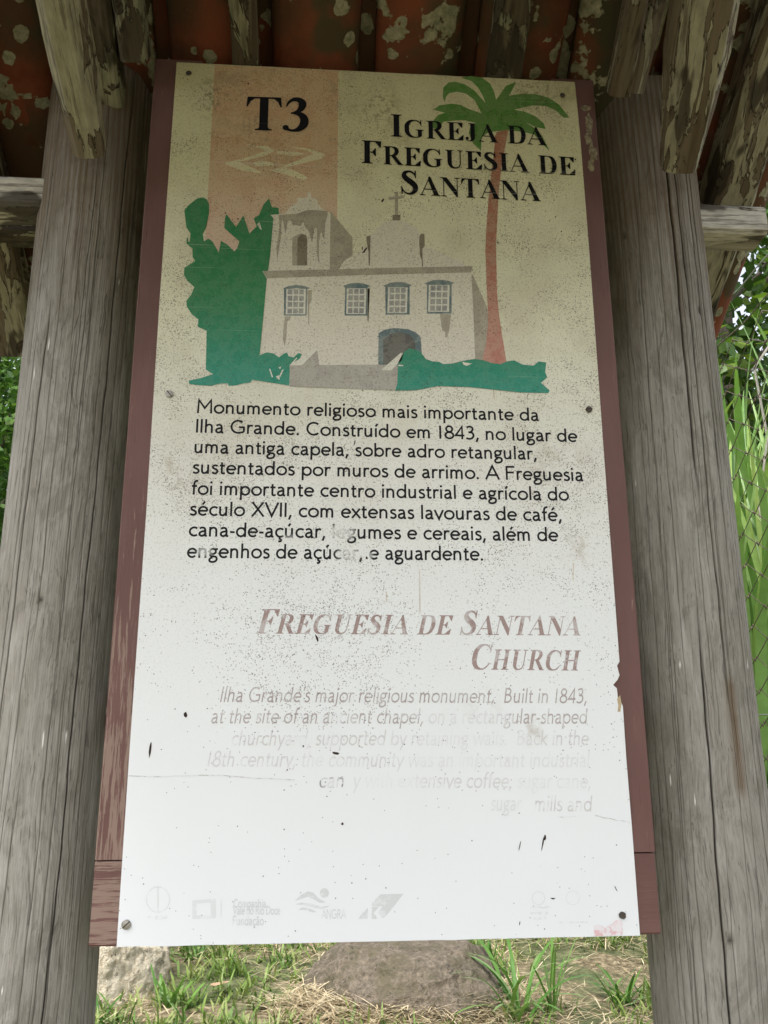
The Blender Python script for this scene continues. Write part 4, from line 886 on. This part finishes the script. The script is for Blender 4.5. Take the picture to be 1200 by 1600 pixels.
# ================================================================= rocks
def rock_mat(name, d, l, sp):
    mt, t, b = material(name); n = t.noise(t.coord(), 9, 6, .7); n2 = t.noise(t.coord(), 55, 5, .75)
    c = t.ramp(n2, [(.3, d), (.68, l)]); c = t.mix(t.step(n, .45, .62, 0, .7), c, sp)
    c = t.mix(t.step(t.noise(t.coord((1,1,1), (5,5,5)), 22, 5, .8), .6, .64, 0, .7), c, (.04,.035,.03))
    t.l.new(c, b.inputs['Base Color']); b.inputs['Roughness'].default_value = .95; bump(t, b, t.math('ADD', n2, n), 1.0, .03); return mt
def rock(label, loc, size, seed, mat, rz=0, flat=.0, cuts=5):
    bm = bmesh.new(); bmesh.ops.create_icosphere(bm, subdivisions=6, radius=1)
    rs = np.random.default_rng(seed); planes = [(Vector(rs.normal(size=3)).normalized(), rs.uniform(.62, .88)) for _ in range(cuts)] + [(Vector((0,0,1)), .62 if flat else .8)]
    for v in bm.verts:
        for n_, d_ in planes:
            e = v.co.dot(n_)-d_
            if e > 0: v.co -= n_*e*.92
        n_ = v.co.normalized(); v.co += n_*(.10*mnoise.noise(v.co*1.6+Vector((seed,0,0))) + .05*mnoise.noise(v.co*4+Vector((0,seed,0))) + .035*mnoise.noise(v.co*11) + .022*mnoise.noise(v.co*25) - .05*max(0, .12-abs(mnoise.noise(v.co*2.3+Vector((9,seed,1)))))*4)
        v.co = Vector((v.co.x*size[0], v.co.y*size[1], v.co.z*size[2]))
    me = bpy.data.meshes.new('rock'); bm.to_mesh(me); bm.free(); me.materials.append(mat); me.polygons.foreach_set('use_smooth', [True]*len(me.polygons))
    o = bpy.data.objects.new('rock', me); o.location = loc; o.rotation_euler = (0, 0, rz); link(o); return tag(o, label, 'rock')
RM1 = rock_mat('pale_granite', (.40,.32,.20), (.80,.73,.58), (.60,.54,.42)); RM2 = rock_mat('dark_mossy_granite', (.085,.068,.05), (.33,.27,.20), (.12,.105,.055))
def on_ground(px, py):
    d = ray(px, py); t_ = 1.0
    for _ in range(4000):
        p = CAM+d*t_
        if p.z < ground_z(p.x, p.y): return p
        t_ += .004
    return p
p = on_ground(165, 1580)
rock('pale flat topped boulder beside the foot of the left post', (p.x-.05, p.y+.24, ground_z(p.x, p.y)+.06), (.235,.24,.28), 3, RM1, .2, True, 6)
p = on_ground(645, 1598)
rock('dark mossy rock lying in dry straw below the middle of the board', (p.x, p.y+.30, ground_z(p.x, p.y+.3)-.05), (.37,.40,.27), 8, RM2, .5, False, 6)
ROCKS = [(on_ground(165,1580).x, on_ground(165,1580).y+.24, .22), (p.x, p.y+.30, .36)]

# ================================================================= grass, straw
def leaf_mat(name, cols, trans=.25, rough=.5):
    mt, t, b = material(name)
    a = t.node('ShaderNodeAttribute', attribute_name='tint')
    st = [(i/(len(cols)-1), c) for i, c in enumerate(cols)]
    c = t.ramp(a.outputs['Fac'], st)
    n = t.noise(t.coord(), 30, 3); c = t.mix(t.step(n, .35, .65, 0, .3), c, t.mix(.5, c, (.03,.045,.01)))
    t.l.new(c, b.inputs['Base Color']); b.inputs['Roughness'].default_value = rough; b.inputs['Specular IOR Level'].default_value = .35
    tr = t.node('ShaderNodeBsdfTranslucent'); t.l.new(t.mix(1, c, (1.0,1.15,.55), 'MULTIPLY'), tr.inputs[0]); mx = t.node('ShaderNodeMixShader'); mx.inputs[0].default_value = trans
    out = next(n_ for n_ in t.n if n_.type == 'OUTPUT_MATERIAL'); t.l.new(b.outputs[0], mx.inputs[1]); t.l.new(tr.outputs[0], mx.inputs[2]); t.l.new(mx.outputs[0], out.inputs[0])
    return mt
M_GRASS = leaf_mat('lawn_blades', [(.06,.13,.025), (.12,.21,.04), (.20,.28,.065), (.30,.33,.13)], .3)
M_STRAW = leaf_mat('dry_straw', [(.18,.12,.06), (.38,.29,.17), (.56,.46,.30), (.66,.57,.40)], .1, .8)
def blades(base, az, lean, length, width, tint, seg=3, droop=.5):
    """vectorised ribbons: returns V, Q, tint"""
    n = len(base); s = np.linspace(0, 1, seg+1)
    d = np.stack([np.sin(az), np.cos(az)], -1); side = np.stack([np.cos(az), -np.sin(az)], -1)
    ang_ = lean[:, None] + droop*s[None, :]*(1+0*lean[:, None])
    dl = length[:, None]/seg
    hx = np.concatenate([np.zeros((n,1)), np.cumsum(np.sin(ang_[:, :-1])*dl, 1)], 1); hz = np.concatenate([np.zeros((n,1)), np.cumsum(np.cos(ang_[:, :-1])*dl, 1)], 1)
    w = width[:, None]*np.array([.7] + [1-.15*k/seg for k in range(1, seg)] + [.08])[None, :]/2
    ctr = np.stack([base[:, None, 0]+d[:, None, 0]*hx, base[:, None, 1]+d[:, None, 1]*hx, base[:, None, 2]+hz], -1)
    off = np.stack([side[:, None, 0]*w, side[:, None, 1]*w, np.zeros_like(w)], -1)
    V = np.stack([ctr-off, ctr+off], 2).reshape(-1, 3)
    k = (np.arange(n)[:, None]*(seg+1)*2 + np.arange(seg)[None, :]*2).ravel()
    Q_ = np.stack([k, k+1, k+3, k+2], -1)
    return V, Q_, np.repeat(tint, (seg+1)*2)
gz = np.vectorize(ground_z)
def lawn():
    cl = []
    for _ in range(5600):
        x, y = RNG.uniform(-2.4, 2.6), RNG.uniform(1.0, 6.5)
        if abs(x) > 1.6 and RNG.random() < .45: continue
        if mnoise.noise(Vector((x*1.7, y*1.7, 5))) + RNG.uniform(-.25, .25) < -.22: continue
        if any((x-a)**2+(y-b_)**2 < (r*1.0)**2 for a, b_, r in ROCKS): continue
        cl.append((x, y, RNG.uniform(.5, 1.25), RNG.uniform(0, 1)))
    B, A, Le, Ln, Wd, Ti = [], [], [], [], [], []
    for x, y, s, tn in cl:
        k = int(RNG.integers(8, 20))
        rr = RNG.normal(0, .028*s, (k, 2)); bx, by = x+rr[:, 0], y+rr[:, 1]
        B.append(np.stack([bx, by, np.zeros(k)], -1)); A.append(RNG.uniform(0, 6.283, k)); Le.append(RNG.uniform(.15, 1.15, k))
        Ln.append(RNG.uniform(.03, .10, k)*s); Wd.append(RNG.uniform(.0035, .009, k)*(.6+.5*s)); Ti.append(np.clip(tn+RNG.normal(0, .22, k), 0, 1))
    B = np.concatenate(B); B[:, 2] = gz(B[:, 0], B[:, 1])-.004
    V, Q_, T_ = blades(B, np.concatenate(A), np.concatenate(Le), np.concatenate(Ln), np.concatenate(Wd), np.concatenate(Ti), 3, .7)
    o = np_mesh('grass', V, Q_, M_GRASS, None, False, {'tint': T_}); o['kind'] = 'stuff'; tag(o, 'short green grass growing in patches behind the board', 'grass')
    n = 36000
    x, y = RNG.uniform(-2.2, 2.4, n), RNG.uniform(1.0, 6.0, n)
    keep = np.array([mnoise.noise(Vector((a*1.3+9, b_*1.3, 2))) + q > -.1 for a, b_, q in zip(x, y, RNG.uniform(-.3, .45, n))])
    x, y = x[keep], y[keep]; n = len(x)
    B = np.stack([x, y, gz(x, y)+RNG.uniform(.002, .03, n)], -1)
    for a, b_, r in ROCKS[1:]:   # straw lies against and over the foot of the dark rock
        d = np.hypot(B[:, 0]-a, B[:, 1]-b_); B[d < r*.85, 2] -= .2
    a, b_, q_ = ROCKS[1]; m_ = 4200     # thick straw heaped against the near side of the dark rock
    an = RNG.uniform(-2.9, -.2, m_); rr = q_*RNG.uniform(.72, 1.3, m_); X_ = a+np.cos(an)*rr*1.1; Y_ = b_+np.sin(an)*rr
    B = np.vstack([B, np.stack([X_, Y_, gz(X_, Y_)+.05*np.exp(-((rr/q_-.95)/.25)**2)*RNG.uniform(.2, 1.3, m_)], -1)]); n = len(B)
    V, Q_, T_ = blades(B, RNG.uniform(0, 6.283, n), RNG.uniform(1.15, 1.65, n), RNG.uniform(.03, .14, n), RNG.uniform(.0015, .005, n), np.clip(RNG.normal(.55, .25, n), 0, 1), 3, .25)
    o = np_mesh('dry_straw', V, Q_, M_STRAW, None, False, {'tint': T_}); o['kind'] = 'stuff'; tag(o, 'matted dry straw lying between the green grass', 'straw')
lawn()
M_LUSH = leaf_mat('lush_blade', [(.06,.15,.03), (.10,.22,.045), (.15,.28,.06), (.22,.32,.13)], .3, .4)
def tuft(label, px, py, n, ln, wd, seed, lean=(.2, 1.1), az=None, droop=.7, spread=.02, zoff=0):
    rs = np.random.default_rng(seed); p_ = on_ground(px, py)
    B = np.zeros((n, 3)); B[:, :2] = rs.normal(0, spread, (n, 2)); A = rs.uniform(0, 6.283, n) if az is None else rs.uniform(az[0], az[1], n)
    V, Q_, T_ = blades(B, A, rs.uniform(*lean, n), rs.uniform(.6, 1, n)*ln, rs.uniform(.7, 1.1, n)*wd, rs.uniform(0, 1, n), 7, droop)
    o = np_mesh('grass_tuft', V, Q_, M_LUSH, None, True, {'tint': T_}); o.location = (p_.x, p_.y, p_.z-.004+zoff); return tag(o, label, 'grass tuft')
tuft('large tuft of long arching blades at the bottom, just right of the dark rock', 810, 1597, 26, .42, .014, 1, (.15, .9), None, 1.25, .035)
tuft('upright bright green tuft close behind the dark rock', 760, 1512, 14, .13, .010, 2, (0, .3), None, .2, .015)
tuft('broad bladed tuft near the foot of the right post', 975, 1570, 24, .19, .013, 3, (.3, 1.2), None, .5, .02)
tuft('leafy tuft right beside the pale boulder', 270, 1572, 26, .16, .012, 4, (.3, 1.2), None, .5, .03)
tuft('low tuft in front of the pale boulder by the left post', 165, 1600, 20, .15, .013, 5, (.4, 1.3), None, .5, .03)
tuft('dark green tuft touching the lower edge of the board, left of centre', 300, 1500, 24, .16, .011, 6, (.3, 1.2), None, .5, .03)
tuft('thin pale stalked tuft below the right half of the board', 866, 1590, 9, .30, .010, 7, (.02, .5), None, .3, .012)

# ================================================================= fence on the right
fence = thing('chain_link_fence', 'rusty chain link fence with slack wires above, right of the right post', 'fence', (.925, 0, 0))
ux = .035; ztop = 2.23
def tube(path, r, n=5, closed=False):
    V, F = [], []; P = [Vector(p) for p in path]
    for i, p_ in enumerate(P):
        d = (P[min(i+1, len(P)-1)]-P[max(i-1, 0)]).normalized(); a = d.orthogonal().normalized(); b_ = d.cross(a)
        if i and a.dot(pa) < 0: a, b_ = -a, -b_
        pa = a if i == 0 else a
        a = (pa0 - d*pa0.dot(d)).normalized() if i else a
        pa0 = a; b_ = d.cross(a)
        for k in range(n):
            t_ = 2*math.pi*k/n; V.append(p_+a*math.cos(t_)*r+b_*math.sin(t_)*r)
        if i: 
            o_ = (i-1)*n
            for k in range(n): F.append((o_+k, o_+(k+1) % n, o_+n+(k+1) % n, o_+n+k))
    return V, F
zz = []
nn_ = 58
for k in range(nn_+1):
    s_ = 1 if k % 2 else -1; z = ztop-.02-k*.0365
    for e in (-.30, 0, .30):
        zz.append((.0022*s_*(1-abs(e)*2), s_*(.0365-abs(e)*.004), z+e*.0365*.35))
V, F = tube(zz, .0011, 5)
first = mesh_obj('wire', V, F, M_WIRE, fence, True, loc=(0, -.9, 0))
for k in range(1, 30):
    o = first.copy(); link(o, fence); o.location = (random.uniform(-.002, .002), -.9+k*.0725, random.uniform(-.003, .003)); 
    if k % 2: o.rotation_euler = (0, 0, math.pi); o.location.y += .0
for z_, sag, rm in ((ztop+.01, .01, M_WIRE), (2.36, .05, M_WIREG), (2.47, .03, M_WIREG), (2.60, .06, M_WIREG), (1.32, .01, M_WIREG)):
    P_ = [(0.004*math.sin(y_*9), y_, z_-sag*math.sin(math.pi*(y_+.92)/2.2)+.004*math.sin(y_*23)) for y_ in np.linspace(-.92, 1.27, 40)]
    V, F = tube(P_, .0016, 5); mesh_obj('line_wire', V, F, rm, fence, True)
for y_ in (-.95, 1.30):
    V, F = tube([(0,y_,-.05), (0,y_,1.2), (0,y_,2.66)], .03, 14); F.append(tuple(range(14))[::-1]); F.append(tuple(28+k for k in range(14))); mesh_obj('fence_post', V, F, simple('concrete_post', (.3,.29,.27), .9), fence, True)

# ================================================================= tall canes behind the fence
M_CANE = leaf_mat('cane_leaf', [(.09,.19,.045), (.17,.31,.08), (.25,.39,.14), (.33,.45,.12), (.42,.50,.26)], .38, .4)
M_STEM = simple('cane_stem', (.11,.15,.05), .6)
def ribbon(base, az, lean, L_, w, droop, seg=12, fold=.35, twist=0):
    """one broad leaf, folded along its midrib"""
    V, F = [], []; p_ = Vector(base); a = lean
    for i in range(seg+1):
        q = i/seg; d = Vector((math.sin(az)*math.sin(a), math.cos(az)*math.sin(a), math.cos(a)))
        az2 = az+twist*q; sd_ = Vector((math.cos(az2), -math.sin(az2), 0)); nn2 = d.cross(sd_)
        ww = w*.5*(min(1, .45+q*3))*(1-q**2.6)**.9 + .0008
        V += [p_-sd_*ww+nn2*ww*fold, p_, p_+sd_*ww+nn2*ww*fold]
        if i: b0 = (i-1)*3; F += [(b0, b0+1, b0+4, b0+3), (b0+1, b0+2, b0+5, b0+4)]
        p_ = p_+d*(L_/seg); a += droop*(1.0/seg)*(.3+1.9*q*q)
    return V, F
def cane(x, y, h, seed, label):
    rs = random.Random(seed); root = thing('cane_plant', label, 'plant', (x, y, ground_z(x, y)), 'tall broad bladed canes behind the chain link fence')
    for s_ in range(3):
        sx, sy = rs.uniform(-.1, .1), rs.uniform(-.12, .12); hh = h*rs.uniform(.8, 1.02); lx, ly = rs.uniform(-.09, .09), rs.uniform(-.1, .1)
        V, F = tube([(sx+lx*q, sy+ly*q, -.03+hh*.86*q) for q in np.linspace(0, 1, 8)], .008, 6); mesh_obj('stem', V, F, M_STEM, root, True)
        nl = 28
        for k in range(nl):
            q = .12+.85*k/(nl-1); az_ = rs.uniform(0, 6.283)
            L_ = rs.uniform(.55, .95); V, F = ribbon((sx+lx*q, sy+ly*q, hh*.82*q), az_, rs.uniform(.04, .32), L_, rs.uniform(.018, .040), rs.uniform(.05, 1.2), twist=rs.uniform(-.6, .6))
            tn = min(1, max(0, rs.gauss(.42, .28)))
            o = mesh_obj('leaf', V, F, M_CANE, root, True); at = o.data.attributes.new('tint', 'FLOAT', 'POINT'); at.data.foreach_set('value', [tn]*len(V))
spots = [(1.18,1.35,2.35,'nearest to the fence'), (1.13,1.05,2.2,'pressed against the fence at the right edge'), (1.38,1.62,2.5,'just behind the nearest one'), (1.36,1.2,2.35,'at the right edge of the view'), (1.5,1.95,2.6,'in the second row'), (1.25,1.8,2.4,'half hidden by the right post'), (1.72,2.2,2.6,'in the third row'), (1.62,1.6,2.5,'off to the right'), (1.45,2.45,2.5,'far back behind the post')]
for i, (x, y, h, lb) in enumerate(spots): cane(x, y, h*.86, 100+i, 'tall broad bladed green cane clump '+lb)

# ================================================================= trees and shrubs
def bark(): 
    mt, t, b = material('tree_bark'); n = t.noise(t.coord((20,20,5)), 1, 5, .7)
    t.l.new(t.ramp(n, [(.3,(.05,.042,.032)), (.7,(.17,.145,.11))]), b.inputs['Base Color']); b.inputs['Roughness'].default_value = .95; bump(t, b, n, 1, .01); return mt
M_BARK = bark()
M_LEAFS = [leaf_mat('small_tree_leaf', [(.03,.075,.02), (.06,.145,.03), (.10,.20,.04), (.17,.27,.06)], .4, .45), leaf_mat('heart_vine_leaf', [(.02,.05,.012), (.04,.09,.02), (.07,.14,.03), (.17,.25,.04)], .3, .4)]
def crown_mesh(name, R3, nclump, per, leaf, seed, mat, hole=.0):
    rs = np.random.default_rng(seed); C_ = []
    while len(C_) < nclump:
        v = rs.normal(size=3); v /= np.linalg.norm(v); v *= rs.uniform(.35, 1)**.5
        if mnoise.noise(Vector(v*1.9)+Vector((seed, 0, 0))) > -.22+hole: C_.append(v*np.array(R3))
    C_ = np.array(C_); n = nclump*per
    ctr = np.repeat(C_, per, 0) + rs.normal(0, min(R3)*.10, (n, 3))*np.array([1, 1, .7])
    nrm = rs.normal(size=(n, 3)); nrm[:, 2] += .9; nrm /= np.linalg.norm(nrm, axis=1)[:, None]
    a = np.cross(nrm, rs.normal(size=(n, 3))); a /= np.linalg.norm(a, axis=1)[:, None]; b_ = np.cross(nrm, a)
    l_ = leaf*rs.uniform(.6, 1.2, n)[:, None]; w = l_*.42
    P0 = ctr-a*l_*.5; P1 = ctr-b_*w*.9-a*l_*.12; P2 = ctr+a*l_*.5-nrm*l_*.12; P3 = ctr+b_*w*.9-a*l_*.12; PM = ctr+nrm*l_*(-.08)
    V = np.stack([P0, P1, P2, P3, PM], 1).reshape(-1, 3); k = np.arange(n)*5
    Q_ = np.concatenate([np.stack([k, k+1, k+4], -1), np.stack([k+1, k+2, k+4], -1), np.stack([k+2, k+3, k+4], -1), np.stack([k+3, k, k+4], -1)])
    ct = np.repeat(rs.uniform(0, 1, nclump), per); tint = np.clip(ct*.5+rs.uniform(0, .55, n), 0, 1)
    o = np_mesh(name, V, Q_, mat, None, False, {'tint': np.repeat(tint, 5)})
    return o
def tree(name, label, x, y, h, R3, nclump, per, leaf, seed, mat, group=None, hole=0, cz=None):
    root = thing(name, label, 'tree', (x, y, ground_z(x, y)), group)
    c = crown_mesh('crown', R3, nclump, per, leaf, seed, mat, hole); c.parent = root; c.location = (0, 0, cz if cz else h-R3[2]*.9)
    rs = random.Random(seed); V, F = tube([(0, 0, -.1), (.03, .02, h*.25), (-.02, .05, h*.5), (.04, .0, h*.8)], .07, 10)
    V = [Vector((v.x*(1.4-.9*min(1, max(0, v.z/h))), v.y*(1.4-.9*min(1, max(0, v.z/h))), v.z)) for v in V]
    mesh_obj('trunk', V, F, M_BARK, root, True)
    for k in range(7):
        z0 = h*rs.uniform(.35, .75); az_ = rs.uniform(0, 6.283); r_ = R3[0]*rs.uniform(.5, .9)
        V, F = tube([(0, 0, z0), (math.cos(az_)*r_*.5, math.sin(az_)*r_*.5, z0+h*.08), (math.cos(az_)*r_, math.sin(az_)*r_, z0+h*.2)], .018, 6); mesh_obj('limb', V, F, M_BARK, root, True)
    return root
def copy_tree(src, x, y, s, rz, label):
    r = src.copy(); COL.objects.link(r); r.location = (x, y, ground_z(x, y)); r.scale = (s,)*3; r.rotation_euler = (0, 0, rz); r['label'] = label
    for ch2 in src.children:
        c = ch2.copy(); COL.objects.link(c); c.parent = r
    return r
tl = tree('leafy_tree', 'bushy small leaved tree seen left of the left post under the eave', -2.35, 4.6, 4.6, (1.35,1.3,1.7), 620, 60, .055, 3, M_LEAFS[0], 'small leaved trees behind the shelter', -.3, 2.9)
tr = tree('vine_covered_tree', 'dark heart leaved tree with white sky showing through, right of the right post', 2.75, 4.35, 5.2, (1.35,1.3,1.55), 420, 34, .092, 9, M_LEAFS[1], None, -.1, 3.6)
for i, (x, y, s, rz, lb) in enumerate([(-1.0,8.2,1.1,1.0,'bushy tree straight behind the board'), (1.4,8.8,1.05,2.1,'bushy tree behind the board toward the right'), (-4.6,7.5,1.2,3.0,'bushy tree far to the left'), (-3.4,3.2,.8,4.0,'smaller bushy tree left of the first one'), (4.9,8.0,1.0,.7,'bushy tree far to the right'), (-2.9,9.5,1.2,5.1,'bushy tree at the back on the left')]):
    copy_tree(tl, x, y, s, rz, lb)
# low leafy shrub filling the foot of the left view
sh = thing('shrub', 'low bright shrub below the tree at the left edge', 'shrub', (-1.75, 3.4, ground_z(-1.75, 3.4)))
c = crown_mesh('foliage', (.7,.6,.75), 170, 40, .07, 21, M_LEAFS[0], -.3); c.parent = sh; c.location = (0, 0, .95)
for k in range(6):
    a = k*1.05; V, F = tube([(0,0,-.05), (math.cos(a)*.15, math.sin(a)*.15, .6), (math.cos(a)*.35, math.sin(a)*.35, 1.2)], .012, 6); mesh_obj('stem', V, F, M_BARK, sh, True)
# bare pale twig of a climber hanging by the fence
V, F = tube([(1.22,1.25,1.5), (1.15,1.2,1.9), (1.19,1.18,2.1), (1.16,1.15,2.3), (1.24,1.1,2.42), (1.23,1.1,2.6)], .0038, 6)
tw = mesh_obj('climber_stem', V, F, simple('pale_bark', (.3,.28,.24), .9), None, True); tag(tw, 'bare pale climbing stem winding up behind the fence', 'stem')
# fallen leaf
p_ = on_ground(328, 1556); V, F = ribbon((0,0,.02), 1.4, 1.45, .07, .035, .3, 6, .3)
fl = mesh_obj('fallen_leaf', V, F, simple('dead_leaf', (.38,.24,.15), .8), None, True, loc=(p_.x, p_.y, p_.z+.02)); tag(fl, 'single dry brown leaf lying on the grass left of centre', 'leaf')
